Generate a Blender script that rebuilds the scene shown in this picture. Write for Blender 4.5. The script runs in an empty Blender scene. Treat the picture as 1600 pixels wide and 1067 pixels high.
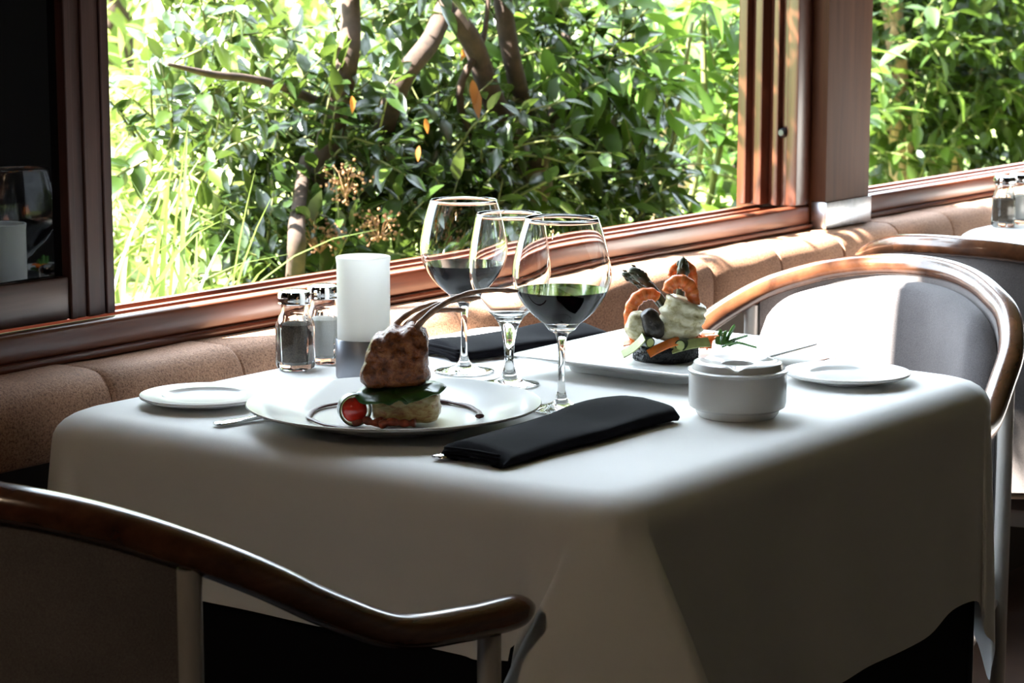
import bpy, bmesh, math, random
import numpy as np
from mathutils import Vector, Matrix, noise

random.seed(7)
rng = np.random.default_rng(11)
PI = math.pi
scene = bpy.context.scene
COL = scene.collection

# ------------------------------------------------------------------ camera
CAM = Vector((-2.019, -1.438, 1.20))
FOC = 3600.0                     # focal length in pixels of a 1600 px wide frame
PITCH = math.atan((533.5 + 35.0) / FOC)
YAW = math.radians(54.0)
FWD = Vector((math.sin(YAW) * math.cos(PITCH), math.cos(YAW) * math.cos(PITCH), -math.sin(PITCH)))
RGT = Vector((math.cos(YAW), -math.sin(YAW), 0))
UPV = RGT.cross(FWD)
cam_data = bpy.data.cameras.new('camera')
cam_data.sensor_width = 36.0
cam_data.lens = FOC / 1600 * 36
cam_data.clip_start = 0.05
cam_data.clip_end = 200
cam_data.dof.use_dof = True
cam_data.dof.focus_distance = 2.5
cam_data.dof.aperture_fstop = 16
cam = bpy.data.objects.new('camera', cam_data)
COL.objects.link(cam)
cam.matrix_world = Matrix(((RGT.x, UPV.x, -FWD.x, CAM.x), (RGT.y, UPV.y, -FWD.y, CAM.y),
                           (RGT.z, UPV.z, -FWD.z, CAM.z), (0, 0, 0, 1)))
scene.camera = cam

# ------------------------------------------------------------------ sky, sun, exposure
world = bpy.data.worlds.new('sky')
scene.world = world
world.use_nodes = True
bgn = world.node_tree.nodes['Background']
bgn.inputs['Color'].default_value = (0.74, 0.87, 1.0, 1)
bgn.inputs['Strength'].default_value = 13.4
SUN_AZ = (0.865, -0.50)
SUN_EL = math.radians(47)
sun_dir = Vector((SUN_AZ[0] * math.cos(SUN_EL), SUN_AZ[1] * math.cos(SUN_EL), -math.sin(SUN_EL))).normalized()
sun_data = bpy.data.lights.new('sun', 'SUN')
sun_data.energy = 105.0
sun_data.color = (1.0, 0.95, 0.86)
sun_data.angle = math.radians(0.55)
sun = bpy.data.objects.new('sun', sun_data)
COL.objects.link(sun)
sun.rotation_euler = sun_dir.to_track_quat('-Z', 'Y').to_euler()
sun.location = (-6, 4, 8)
scene.view_settings.view_transform = 'Standard'
scene.view_settings.look = 'None'
scene.view_settings.exposure = 0.0
scene.view_settings.gamma = 1.0
scene.view_settings.use_curve_mapping = False
scene.cycles.max_bounces = 14
scene.cycles.diffuse_bounces = 5
scene.cycles.glossy_bounces = 6
scene.cycles.transmission_bounces = 12
scene.cycles.transparent_max_bounces = 12
scene.cycles.sample_clamp_indirect = 6.0
scene.cycles.use_denoising = True


# ------------------------------------------------------------------ materials
class NT:
    def __init__(self, name):
        self.m = bpy.data.materials.new(name)
        self.m.use_nodes = True
        self.t = self.m.node_tree
        self.b = self.t.nodes['Principled BSDF']
        self.out = self.t.nodes['Material Output']

    def n(self, kind, **kw):
        nd = self.t.nodes.new(kind)
        for k, v in kw.items():
            if k in nd.inputs:
                nd.inputs[k].default_value = v
            else:
                setattr(nd, k, v)
        return nd

    def l(self, a, b):
        self.t.links.new(a, b)

    def ramp(self, fac, stops):
        r = self.n('ShaderNodeValToRGB')
        el = r.color_ramp.elements
        while len(el) < len(stops):
            el.new(0.5)
        for e, (p, c) in zip(el, stops):
            e.position = p
            e.color = (*c, 1)
        self.l(fac, r.inputs['Fac'])
        return r.outputs['Color']

    def coords(self, scale=(1, 1, 1), kind='Object'):
        tc = self.n('ShaderNodeTexCoord')
        mp = self.n('ShaderNodeMapping')
        mp.inputs['Scale'].default_value = scale
        self.l(tc.outputs[kind], mp.inputs['Vector'])
        return mp.outputs['Vector']

    def noise(self, vec, scale, detail=4, rough=0.55, dist=0.0):
        nz = self.n('ShaderNodeTexNoise')
        nz.inputs['Scale'].default_value = scale
        nz.inputs['Detail'].default_value = detail
        nz.inputs['Roughness'].default_value = rough
        nz.inputs['Distortion'].default_value = dist
        self.l(vec, nz.inputs['Vector'])
        return nz.outputs['Fac']

    def bump(self, height, strength=0.2, dist=0.002):
        b = self.n('ShaderNodeBump')
        b.inputs['Strength'].default_value = strength
        b.inputs['Distance'].default_value = dist
        self.l(height, b.inputs['Height'])
        self.l(b.outputs['Normal'], self.b.inputs['Normal'])

    def p(self, **kw):
        for k, v in kw.items():
            k = k.replace('_', ' ')
            self.b.inputs[k].default_value = v if not isinstance(v, tuple) else (*v, 1)
        return self


def plain(name, col, rough=0.5, metal=0.0, spec=0.5, var=0.0, scale=40, coat=0.0, bump=0.0, sss=0.0):
    t = NT(name)
    t.p(Roughness=rough, Metallic=metal, Specular_IOR_Level=spec, Coat_Weight=coat)
    t.b.inputs['Base Color'].default_value = (*col, 1)
    if var or bump:
        v = t.coords()
        f = t.noise(v, scale)
        if var:
            lo = tuple(max(0, c * (1 - var)) for c in col)
            hi = tuple(min(1, c * (1 + var)) for c in col)
            t.l(t.ramp(f, [(0.3, lo), (0.7, hi)]), t.b.inputs['Base Color'])
        if bump:
            t.bump(f, bump, 0.002)
    if sss:
        t.p(Subsurface_Weight=sss, Subsurface_Scale=0.005)
    return t.m


def wood(name, cols, axis, rough=0.3, coat=0.4, fine=60):
    t = NT(name)
    sc = [fine, fine, fine]
    sc[axis] = fine * 0.05
    v = t.coords(tuple(sc))
    f = t.noise(v, 1.0, 5, 0.6, 0.3)
    t.l(t.ramp(f, [(0.25, cols[0]), (0.5, cols[1]), (0.75, cols[2])]), t.b.inputs['Base Color'])
    t.p(Roughness=rough, Coat_Weight=coat, Coat_Roughness=0.15, Specular_IOR_Level=0.5 if coat > 0 else 0.15)
    t.bump(f, 0.12, 0.001)
    return t.m


def glassy(name, col=(1, 1, 1), rough=0.0, ior=1.48):
    t = NT(name)
    t.p(Roughness=rough, IOR=ior, Transmission_Weight=1.0)
    t.b.inputs['Base Color'].default_value = (*col, 1)
    return t.m


def leafmat(name, c1, c2, tcol, mix=0.38, rough=0.38, spec=0.5):
    t = NT(name)
    oi = t.n('ShaderNodeObjectInfo')
    ge = t.n('ShaderNodeNewGeometry')
    ad = t.n('ShaderNodeMath', operation='ADD')
    t.l(oi.outputs['Random'], ad.inputs[0])
    t.l(ge.outputs['Random Per Island'], ad.inputs[1])
    fr = t.n('ShaderNodeMath', operation='FRACT')
    t.l(ad.outputs[0], fr.inputs[0])
    c = t.ramp(fr.outputs[0], [(0.0, c1), (0.8, c2), (0.97, tuple(0.5 * (a + b) for a, b in zip(c2, tcol)))])
    t.l(c, t.b.inputs['Base Color'])
    t.p(Roughness=rough, Specular_IOR_Level=spec)
    tr = t.n('ShaderNodeBsdfTranslucent')
    mc = t.n('ShaderNodeMixRGB')
    mc.inputs['Fac'].default_value = 0.65
    t.l(c, mc.inputs['Color1'])
    mc.inputs['Color2'].default_value = (*tcol, 1)
    t.l(mc.outputs['Color'], tr.inputs['Color'])
    mx = t.n('ShaderNodeMixShader')
    mx.inputs['Fac'].default_value = mix
    t.l(t.b.outputs[0], mx.inputs[1])
    t.l(tr.outputs[0], mx.inputs[2])
    t.l(mx.outputs[0], t.out.inputs['Surface'])
    return t.m


M = {}
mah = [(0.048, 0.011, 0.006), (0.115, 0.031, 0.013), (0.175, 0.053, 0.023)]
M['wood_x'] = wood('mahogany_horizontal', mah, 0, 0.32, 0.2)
M['wood_z_shaded'] = wood('mahogany_vertical_shaded', [tuple(c * 0.42 for c in k) for k in mah], 2, 0.38, 0.08)  # same mahogany as the sill, with the jamb's shade darkened into the colour
M['post_wood'] = wood('post_wood', [(0.028, 0.010, 0.005), (0.050, 0.020, 0.0095), (0.068, 0.028, 0.014)], 2, 0.6, 0.0)
M['sash_z'] = wood('sash_wood_vertical', [(0.032, 0.014, 0.011), (0.068, 0.028, 0.021), (0.10, 0.046, 0.034)], 2, 0.42, 0.1)
M['sash_x'] = wood('sash_wood_horizontal', [(0.032, 0.014, 0.011), (0.068, 0.028, 0.021), (0.10, 0.046, 0.034)], 0, 0.42, 0.1)
M['rail'] = wood('chair_rail_wood', [(0.042, 0.015, 0.008), (0.085, 0.032, 0.015), (0.13, 0.052, 0.023)], 0, 0.22, 0.8, 45)

t = NT('terracotta_stone')
v = t.coords()
f1 = t.noise(v, 420, 3, 0.7)
f2 = t.noise(v, 9, 4, 0.6)
ca = t.ramp(f1, [(0.32, (0.11, 0.054, 0.031)), (0.5, (0.33, 0.178, 0.107)), (0.72, (0.46, 0.275, 0.18))])
cb = t.ramp(f2, [(0.3, (0.75, 0.7, 0.68)), (0.7, (1.1, 1.05, 1.0))])
mm = t.n('ShaderNodeMixRGB', blend_type='MULTIPLY')
mm.inputs['Fac'].default_value = 1
t.l(ca, mm.inputs['Color1'])
t.l(cb, mm.inputs['Color2'])
t.l(mm.outputs['Color'], t.b.inputs['Base Color'])
t.p(Roughness=0.8)
t.bump(f1, 0.5, 0.0015)
M['stone'] = t.m
M['mortar'] = plain('mortar', (0.16, 0.10, 0.07), 0.9, var=0.3, scale=200)

t = NT('white_tablecloth')
v = t.coords()
f1 = t.noise(v, 1400, 2, 0.5)
f2 = t.noise(v, 5, 3, 0.5)
t.l(t.ramp(f2, [(0.3, (0.78, 0.77, 0.75)), (0.7, (0.83, 0.82, 0.80))]), t.b.inputs['Base Color'])
t.p(Roughness=0.75, Sheen_Weight=0.15, Specular_IOR_Level=0.3)
t.bump(f1, 0.15, 0.0006)
M['cloth'] = t.m
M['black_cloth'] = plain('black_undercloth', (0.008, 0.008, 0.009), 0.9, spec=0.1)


def fabric(name, c, rough=0.9, scale=900, sheen=0.3):
    t = NT(name)
    v = t.coords()
    f = t.noise(v, scale, 3, 0.7)
    f2 = t.noise(v, 14, 3, 0.6)
    lo = tuple(x * 0.6 for x in c)
    hi = tuple(min(1, x * 1.35) for x in c)
    ca = t.ramp(f, [(0.3, lo), (0.7, hi)])
    cb = t.ramp(f2, [(0.3, (0.85,) * 3), (0.7, (1.08,) * 3)])
    mm = t.n('ShaderNodeMixRGB', blend_type='MULTIPLY')
    mm.inputs['Fac'].default_value = 1
    t.l(ca, mm.inputs['Color1'])
    t.l(cb, mm.inputs['Color2'])
    t.l(mm.outputs['Color'], t.b.inputs['Base Color'])
    t.p(Roughness=rough, Sheen_Weight=sheen, Specular_IOR_Level=0.2 if c[0] > 0.01 else 0.04)
    t.bump(f, 0.4, 0.001)
    return t.m


M['fabric'] = fabric('grey_upholstery', (0.115, 0.105, 0.108))
M['shell_fabric'] = fabric('dark_grey_upholstery', (0.15, 0.132, 0.128))
M['napkin'] = fabric('black_napkin', (0.0045, 0.004, 0.006), 0.75, 1500, 0.02)
M['chair_metal'] = plain('satin_metal', (0.50, 0.48, 0.45), 0.4, 0.35)
M['chrome'] = plain('chrome', (0.82, 0.82, 0.83), 0.08, 1.0)
M['steel'] = plain('brushed_steel', (0.62, 0.62, 0.64), 0.32, 1.0, var=0.15, scale=90)
M['cutlery'] = plain('cutlery_steel', (0.75, 0.75, 0.76), 0.12, 1.0)
M['grey_metal'] = plain('grey_anodised_metal', (0.28, 0.29, 0.32), 0.38, 0.85)
M['porcelain'] = plain('porcelain', (0.80, 0.80, 0.78), 0.16, spec=0.42)
M['glass'] = glassy('clear_glass', (0.985, 0.99, 0.985))
M['shaker_glass'] = glassy('shaker_glass', (0.99, 1.0, 0.99))
M['wine'] = plain('red_wine', (0.006, 0.0006, 0.0015), 0.03, spec=0.12)
M['pepper'] = plain('ground_pepper', (0.10, 0.075, 0.055), 0.95, var=0.7, scale=900)
M['salt'] = plain('table_salt', (0.82, 0.80, 0.77), 0.9, var=0.08, scale=900)
t = NT('frosted_glass')
t.p(Roughness=0.5)
t.b.inputs['Base Color'].default_value = (0.95, 0.94, 0.92, 1)
tr = t.n('ShaderNodeBsdfTranslucent')
tr.inputs['Color'].default_value = (0.98, 0.97, 0.95, 1)
mx = t.n('ShaderNodeMixShader')
mx.inputs['Fac'].default_value = 0.62
t.l(t.b.outputs[0], mx.inputs[1])
t.l(tr.outputs[0], mx.inputs[2])
t.l(mx.outputs[0], t.out.inputs['Surface'])
M['frosted'] = t.m
M['wax'] = plain('candle_wax', (0.85, 0.84, 0.80), 0.5, sss=0.3)
M['dark_glass'] = plain('dark_window_glass', (0.004, 0.004, 0.005), 0.02, spec=0.5)
M['knob'] = plain('black_latch', (0.01, 0.01, 0.012), 0.35)
M['wall'] = plain('dark_plaster', (0.04, 0.03, 0.022), 0.85, var=0.15, scale=8)
M['ceiling'] = plain('ceiling_paint', (0.07, 0.055, 0.042), 0.9)
M['floor'] = plain('floor_tiles', (0.06, 0.035, 0.025), 0.5, var=0.3, scale=6)
M['table_wood'] = plain('dark_table_wood', (0.03, 0.02, 0.015), 0.5, var=0.3)
M['trim'] = plain('beige_piping', (0.45, 0.37, 0.29), 0.6)
# food
t = NT('roast_lamb')
v = t.coords()
f1 = t.noise(v, 110, 6, 0.7, 0.5)
f2 = t.noise(v, 260, 4, 0.7)
t.l(t.ramp(f1, [(0.30, (0.04, 0.011, 0.005)), (0.43, (0.17, 0.048, 0.017)), (0.57, (0.32, 0.105, 0.034)), (0.75, (0.50, 0.23, 0.085))]), t.b.inputs['Base Color'])
rr = t.ramp(f2, [(0.3, (0.16,) * 3), (0.7, (0.5,) * 3)])
t.l(rr, t.b.inputs['Roughness'])
t.p(Specular_IOR_Level=0.45)
t.bump(f2, 0.5, 0.002)
M['lamb'] = t.m
M['bone'] = plain('roasted_bone', (0.38, 0.23, 0.15), 0.45, var=0.5, scale=120)
M['spinach'] = plain('spinach_leaf', (0.035, 0.10, 0.02), 0.3, var=0.5, scale=60, bump=0.3)
t = NT('potato_gratin')
v = t.coords((1, 1, 2.2))
f1 = t.noise(v, 85, 5, 0.7, 0.8)
t.l(t.ramp(f1, [(0.30, (0.16, 0.03, 0.018)), (0.40, (0.36, 0.20, 0.075)), (0.52, (0.50, 0.39, 0.16)), (0.75, (0.64, 0.56, 0.32))]), t.b.inputs['Base Color'])
t.p(Roughness=0.3)
t.bump(f1, 0.4, 0.002)
M['gratin'] = t.m
M['bacon'] = plain('roasted_pepper_strip', (0.28, 0.06, 0.03), 0.3, var=0.7, scale=120)
M['tomato'] = plain('cherry_tomato', (0.55, 0.022, 0.012), 0.12, coat=0.5)
M['zucchini_skin'] = plain('zucchini_skin', (0.018, 0.035, 0.012), 0.3, var=0.5, scale=80)
M['zucchini'] = plain('zucchini_flesh', (0.52, 0.58, 0.22), 0.3, var=0.2, scale=80)
M['carrot'] = plain('carrot', (0.85, 0.20, 0.025), 0.3, var=0.15, scale=70)
M['sauce'] = plain('brown_sauce', (0.075, 0.022, 0.018), 0.45, spec=0.3)
M['black_rice'] = plain('black_rice', (0.006, 0.006, 0.007), 0.45, bump=0.9, scale=300)
M['fish'] = None
t = NT('grilled_fish')
v = t.coords((1, 1, 1.5))
f1 = t.noise(v, 75, 5, 0.6, 0.6)
t.l(t.ramp(f1, [(0.30, (0.15, 0.10, 0.035)), (0.42, (0.45, 0.38, 0.19)), (0.58, (0.66, 0.60, 0.40)), (0.75, (0.76, 0.71, 0.54))]), t.b.inputs['Base Color'])
t.p(Roughness=0.35)
t.bump(f1, 0.3, 0.002)
M['fish'] = t.m
M['prawn_o'] = plain('prawn_orange', (0.76, 0.15, 0.030), 0.25, var=0.35, scale=120)
M['prawn_w'] = plain('prawn_pale', (0.82, 0.22, 0.06), 0.25, var=0.15, scale=120)
M['mushroom'] = plain('charred_mushroom', (0.035, 0.026, 0.018), 0.4, var=0.7, scale=160, bump=0.5)
M['asparagus'] = plain('asparagus', (0.040, 0.045, 0.020), 0.35, var=0.6, scale=120)
M['herb'] = plain('parsley', (0.06, 0.20, 0.02), 0.4, var=0.3, scale=90)
# garden
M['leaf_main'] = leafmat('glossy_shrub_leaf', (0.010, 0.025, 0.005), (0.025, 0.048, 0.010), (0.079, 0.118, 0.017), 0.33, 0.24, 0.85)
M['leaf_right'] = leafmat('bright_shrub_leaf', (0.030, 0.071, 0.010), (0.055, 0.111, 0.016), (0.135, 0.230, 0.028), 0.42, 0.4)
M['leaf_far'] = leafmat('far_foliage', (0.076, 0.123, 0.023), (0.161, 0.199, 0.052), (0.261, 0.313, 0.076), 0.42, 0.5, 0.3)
M['leaf_dark'] = leafmat('dark_shrub_leaf', (0.014, 0.035, 0.006), (0.032, 0.060, 0.010), (0.087, 0.139, 0.017), 0.38, 0.4)  # darker green leaf tones, varied leaf by leaf
M['blade'] = leafmat('strap_leaf', (0.049, 0.092, 0.019), (0.104, 0.141, 0.043), (0.153, 0.202, 0.046), 0.4, 0.35)
M['dry_leaf'] = leafmat('withered_leaf', (0.224, 0.070, 0.017), (0.294, 0.112, 0.021), (0.525, 0.196, 0.035), 0.4, 0.5)
M['bark'] = plain('brown_bark', (0.035, 0.020, 0.013), 0.9, var=0.5, scale=40, bump=0.6)
M['bark_pale'] = plain('tan_bark', (0.30, 0.20, 0.13), 0.9, var=0.4, scale=40, bump=0.5)
M['twig'] = plain('green_twig', (0.12, 0.13, 0.04), 0.7)
M['flower_head'] = leafmat('seed_head', (0.15, 0.045, 0.022), (0.24, 0.13, 0.05), (0.25, 0.14, 0.06), 0.2, 0.6)
M['lawn'] = plain('lawn', (0.24, 0.30, 0.09), 0.95, var=0.5, scale=7, bump=0.5)


# ------------------------------------------------------------------ object helpers
def tag(o, label=None, cat=None, group=None, kind=None):
    if label: o['label'] = label
    if cat: o['category'] = cat
    if group: o['group'] = group
    if kind: o['kind'] = kind
    return o


def empty(name, loc=(0, 0, 0), rz=0.0, label=None, cat=None, group=None, kind=None):
    o = bpy.data.objects.new(name, None)
    o.empty_display_size = 0.05
    COL.objects.link(o)
    o.location = loc
    o.rotation_euler = (0, 0, rz)
    return tag(o, label, cat, group, kind)


def copy_tree(o, parent=None):
    c = o.copy()
    COL.objects.link(c)
    c.parent = parent
    for ch in o.children:
        copy_tree(ch, c)
    return c


class MB:
    """collects geometry and links it as one mesh object"""
    def __init__(self):
        self.v, self.f, self.mi = [], [], []

    def add(self, vs, fs, mi=0):
        n = len(self.v)
        self.v += [tuple(p) for p in vs]
        self.f += [tuple(i + n for i in f) for f in fs]
        self.mi += [mi] * len(fs)
        return self

    def box(self, x0, x1, y0, y1, z0, z1, bev=0.0, seg=2, mi=0):
        if bev <= 0:
            vs = [(x, y, z) for z in (z0, z1) for y in (y0, y1) for x in (x0, x1)]
            return self.add(vs, [(0, 2, 3, 1), (4, 5, 7, 6), (0, 1, 5, 4), (2, 6, 7, 3), (0, 4, 6, 2), (1, 3, 7, 5)], mi)
        bm = bmesh.new()
        bmesh.ops.create_cube(bm, size=1)
        for q in bm.verts:
            q.co = ((x0 + x1) / 2 + q.co.x * (x1 - x0), (y0 + y1) / 2 + q.co.y * (y1 - y0), (z0 + z1) / 2 + q.co.z * (z1 - z0))
        bmesh.ops.bevel(bm, geom=list(bm.edges), offset=bev, segments=seg, affect='EDGES', profile=0.5)
        bm.verts.index_update()
        self.add([q.co[:] for q in bm.verts], [[q.index for q in f.verts] for f in bm.faces], mi)
        bm.free()
        return self

    def loft(self, rings, close=True, cap0=True, cap1=True, mi=None):
        n = len(rings[0])
        vs = [p for r in rings for p in r]
        fs, ms = [], []
        for i in range(len(rings) - 1):
            for j in range(n if close else n - 1):
                k = (j + 1) % n
                fs.append((i * n + j, i * n + k, (i + 1) * n + k, (i + 1) * n + j))
                ms.append(mi[i] if isinstance(mi, list) else (mi or 0))
        if cap0:
            fs.append(tuple(range(n - 1, -1, -1)))
            ms.append(ms[0])
        if cap1:
            b = (len(rings) - 1) * n
            fs.append(tuple(b + j for j in range(n)))
            ms.append(ms[-2] if cap0 else ms[-1])
        self.add(vs, fs)
        self.mi[-len(fs):] = ms
        return self

    def lathe(self, prof, seg=48, c=(0, 0, 0), rot=0.0, mi=None, close_loop=False):
        rings = []
        for r, z in prof:
            r = max(r, 1e-5)
            rings.append([(c[0] + r * math.cos(2 * PI * k / seg + rot), c[1] + r * math.sin(2 * PI * k / seg + rot), c[2] + z) for k in range(seg)])
        if close_loop:
            rings.append(rings[0])
            return self.loft(rings, True, False, False, mi)
        return self.loft(rings, True, True, True, mi)

    def tube(self, pts, rad, seg=10, flat=1.0, up=None, mi=None):
        pts = [Vector(p) for p in pts]
        n = len(pts)
        rad = rad if isinstance(rad, (list, tuple)) else [rad] * n
        rings = []
        prev = None
        for i in range(n):
            d = (pts[min(i + 1, n - 1)] - pts[max(i - 1, 0)]).normalized()
            if up is not None:
                a = Vector(up)
            elif prev is None:
                a = Vector((0, 0, 1)) if abs(d.z) < 0.9 else Vector((1, 0, 0))
            else:
                a = prev
            a = (a - d * a.dot(d)).normalized()
            prev = a
            b = d.cross(a)
            rings.append([pts[i] + a * (rad[i] * flat * math.cos(2 * PI * k / seg)) + b * (rad[i] * math.sin(2 * PI * k / seg)) for k in range(seg)])
        return self.loft(rings, True, True, True, mi)

    def build(self, name, mat, parent=None, loc=(0, 0, 0), smooth=True, sharp=40, fixn=True, kind=None, label=None):
        me = bpy.data.meshes.new(name)
        me.from_pydata(self.v, [], self.f)
        for m_ in (mat if isinstance(mat, list) else [mat]):
            me.materials.append(m_)
        me.polygons.foreach_set('material_index', self.mi)
        if fixn:
            bm = bmesh.new()
            bm.from_mesh(me)
            bmesh.ops.remove_doubles(bm, verts=bm.verts, dist=2e-6)
            bmesh.ops.recalc_face_normals(bm, faces=bm.faces)
            bm.to_mesh(me)
            bm.free()
        if smooth:
            me.polygons.foreach_set('use_smooth', [True] * len(me.polygons))
            if sharp:
                me.set_sharp_from_angle(angle=math.radians(sharp))
        me.update()
        o = bpy.data.objects.new(name, me)
        COL.objects.link(o)
        o.location = loc
        o.parent = parent
        if kind: o['kind'] = kind
        if label: o['label'] = label
        return o


def catmull(P, k=8, closed=False):
    P = [Vector(p) for p in P]
    n = len(P)
    out = []
    rngs = range(n if closed else n - 1)
    for i in rngs:
        p1, p2 = P[i], P[(i + 1) % n]
        p0 = P[(i - 1) % n] if closed or i > 0 else p1 * 2 - p2
        p3 = P[(i + 2) % n] if closed or i < n - 2 else p2 * 2 - p1
        for s in range(k):
            u = s / k
            out.append(0.5 * ((2 * p1) + (p2 - p0) * u + (2 * p0 - 5 * p1 + 4 * p2 - p3) * u * u + (3 * p1 - p0 - 3 * p2 + p3) * u ** 3))
    if not closed:
        out.append(P[-1])
    return out


def rrect(hx, hy, r, n=6):
    """rounded rectangle outline, counter-clockwise, 4*(n+1) points"""
    out = []
    for cx, cy, a0 in ((hx - r, hy - r, 0), (-hx + r, hy - r, PI / 2), (-hx + r, -hy + r, PI), (hx - r, -hy + r, 1.5 * PI)):
        for k in range(n + 1):
            a = a0 + PI / 2 * k / n
            out.append((cx + r * math.cos(a), cy + r * math.sin(a)))
    return out


def lump(mb, c, rad, amp=0.1, freq=30, power=2.0, sub=4, seed=0, tilt=None, mi=0):
    bm = bmesh.new()
    bmesh.ops.create_icosphere(bm, subdivisions=sub, radius=1)
    R = tilt or Matrix.Identity(3)
    for q in bm.verts:
        d = q.co.normalized()
        s = (abs(d.x) ** power + abs(d.y) ** power + abs(d.z) ** power) ** (-1 / power)
        p = Vector((d.x * s * rad[0], d.y * s * rad[1], d.z * s * rad[2]))
        nz = noise.fractal(p * freq + Vector((seed * 7.3, seed * 3.1, seed)), 1.0, 2.0, 3)
        p *= 1 + amp * nz
        q.co = Vector(c) + R @ p
    bm.verts.index_update()
    mb.add([q.co[:] for q in bm.verts], [[q.index for q in f.verts] for f in bm.faces], mi)
    bm.free()
    return mb


FILL_LAMP_W = 17.0
TZ = 0.750   # upper face of the tablecloth

# ================================================================== the setting
X0, X1, Y0, YW, ZC = -5.5, 8.0, -4.5, 0.43, 2.90
tag(MB().box(X0, X1, Y0, 0.62, -0.1, 0.0).build('floor', M['floor'], smooth=False), kind='structure')
tag(MB().box(X0, X1, Y0, 0.62, ZC, ZC + 0.1).build('ceiling', M['ceiling'], smooth=False), kind='structure')
ww = MB()
ww.box(X0, X1, YW, 0.62, 0.0, 0.70)
ww.box(X0, X1, 0.48, 0.62, 2.65, ZC)
ww.box(X0, -1.55, 0.48, 0.62, 0.70, 2.65)
ww.box(5.9, X1, 0.48, 0.62, 0.70, 2.65)
tag(ww.build('wall_window', M['wall'], smooth=False), kind='structure')
tag(MB().box(X0, X1, Y0 - 0.12, Y0, 0, ZC).build('wall_back', M['wall'], smooth=False), kind='structure')
wl = MB()
wl.box(X0 - 0.12, X0, Y0, 0.62, 0, ZC)
tag(wl.build('wall_left', M['wall'], smooth=False), kind='structure')
tag(MB().box(X1, X1 + 0.12, Y0, 0.62, 0, ZC).build('wall_right', M['wall'], smooth=False), kind='structure')

# stone ledge: one bullnose stone after another on a mortar bed
ledge = empty('trim_2', (0, 0.5, 0.70), kind='structure')
ledge['label'] = 'rounded terracotta stone ledge running below the windows'
MB().box(X0, 6.0, -0.068, 0.10, 0.0, 0.064).build('mortar_bed', M['mortar'], ledge, smooth=False)
LF, LB, LZ0, LZ1 = -0.108, 0.08, -0.022, 0.070


def stone_mesh(seed):
    rs = random.Random(seed)
    L = 0.212
    prof = []
    for y, z in ((LB, LZ0), (LF + 0.02, LZ0), (LF + 0.004, LZ0 + 0.006), (LF, LZ0 + 0.02), (LF, LZ0 + 0.050)):
        prof.append((y, z))
    for k in range(1, 8):
        a = PI / 2 * k / 8
        prof.append((LF + 0.034 * (1 - math.cos(a)), LZ0 + 0.050 + (LZ1 - LZ0 - 0.050) * math.sin(a)))
    prof += [(LF + 0.034, LZ1), (LF + 0.09, LZ1), (LB, LZ1)]
    cy = sum(p[0] for p in prof) / len(prof)
    cz = sum(p[1] for p in prof) / len(prof)
    rings = []
    for x, s in ((0, 0.93), (0.002, 0.965), (0.007, 1.0), (L * 0.3, 1.0), (L * 0.6, 1.0), (L - 0.007, 1.0), (L - 0.002, 0.965), (L, 0.93)):
        dz = rs.uniform(-1, 1) * 0.0012
        dy = rs.uniform(-1, 1) * 0.0015
        rings.append([(x, cy + (y - cy) * s + (dy if y < 0 else 0), cz + (z - cz) * s + (dz if z > 0.05 else 0)) for y, z in prof])
    return MB().loft(rings)


stones = [stone_mesh(k) for k in range(4)]
protos = [s.build('stone', M['stone'], ledge, loc=(-3.03 + 0.214 * k, 0, 0)) for k, s in enumerate(stones)]
for k in range(4, 42):
    c = protos[(k * 7 + k // 3) % 4].copy()
    COL.objects.link(c)
    c.parent = ledge
    c.location = (-3.03 + 0.214 * k, random.uniform(-0.0015, 0.0015), random.uniform(-0.001, 0.001))


def window(name, xa, xb, label, jamb=True, jamb_l=False):
    w = empty(name, (xa, 0.48, 0.77), kind='structure')
    w['label'] = label
    L = xb - xa
    MB().box(0, L, 0.0, 0.022, 0.007, 0.042, 0.006, 3).build('sill_face', M['wood_x'], w)
    MB().box(0, L, -0.006, 0.022, 0.0, 0.0095, 0.003).build('sill_moulding', M['wood_x'], w)
    MB().box(0, L, 0.0225, 0.138, 0.002, 0.024).build('sill_base', M['wood_x'], w)
    for y_, z_, th in ((0.034, 0.037, 0.010), (0.068, 0.036, 0.010), (0.10, 0.037, 0.012)):
        MB().box(0, L, y_, y_ + th, 0.022, z_, 0.0025).build('track', M['wood_x'], w)
    if jamb:
        x_ = L
        h = 1.87
        MB().box(x_ - 0.052, x_, 0.0, 0.022, 0.0425, h, 0.004).build('jamb_face', M['wood_z_shaded'], w)
        MB().box(x_ - 0.046, x_, 0.0225, 0.034, 0.0425, h, 0.001).build('jamb_groove', M['wood_z_shaded'], w)
        MB().box(x_ - 0.058, x_, 0.0345, 0.046, 0.0425, h, 0.003).build('jamb_rib', M['wood_z_shaded'], w)
        MB().box(x_ - 0.036, x_, 0.0465, 0.064, 0.0425, h, 0.001).build('jamb_groove', M['wood_z_shaded'], w)
        MB().box(x_ - 0.062, x_, 0.0645, 0.080, 0.0425, h, 0.003).build('jamb_rib', M['wood_z_shaded'], w)
        MB().box(x_ - 0.048, x_, 0.0805, 0.092, 0.0425, h, 0.001).build('jamb_groove', M['wood_z_shaded'], w)
        MB().box(x_ - 0.066, x_, 0.0925, 0.110, 0.0425, h, 0.003).build('jamb_rib', M['wood_z_shaded'], w)
        k = MB().lathe([(0.0001, 0.012), (0.005, 0.012), (0.0085, 0.008), (0.009, 0.004), (0.006, 0.0), (0.0001, 0.0)], 18)
        k.v = [(-z, y, x) for x, y, z in k.v]
        k.build('latch_knob', M['knob'], w, loc=(x_ - 0.046, 0.029, 0.168))
    MB().box(0, L, 0.0, 0.11, 1.84, 1.88, 0.004).build('head_rail', M['wood_x'], w)
    return w


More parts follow.
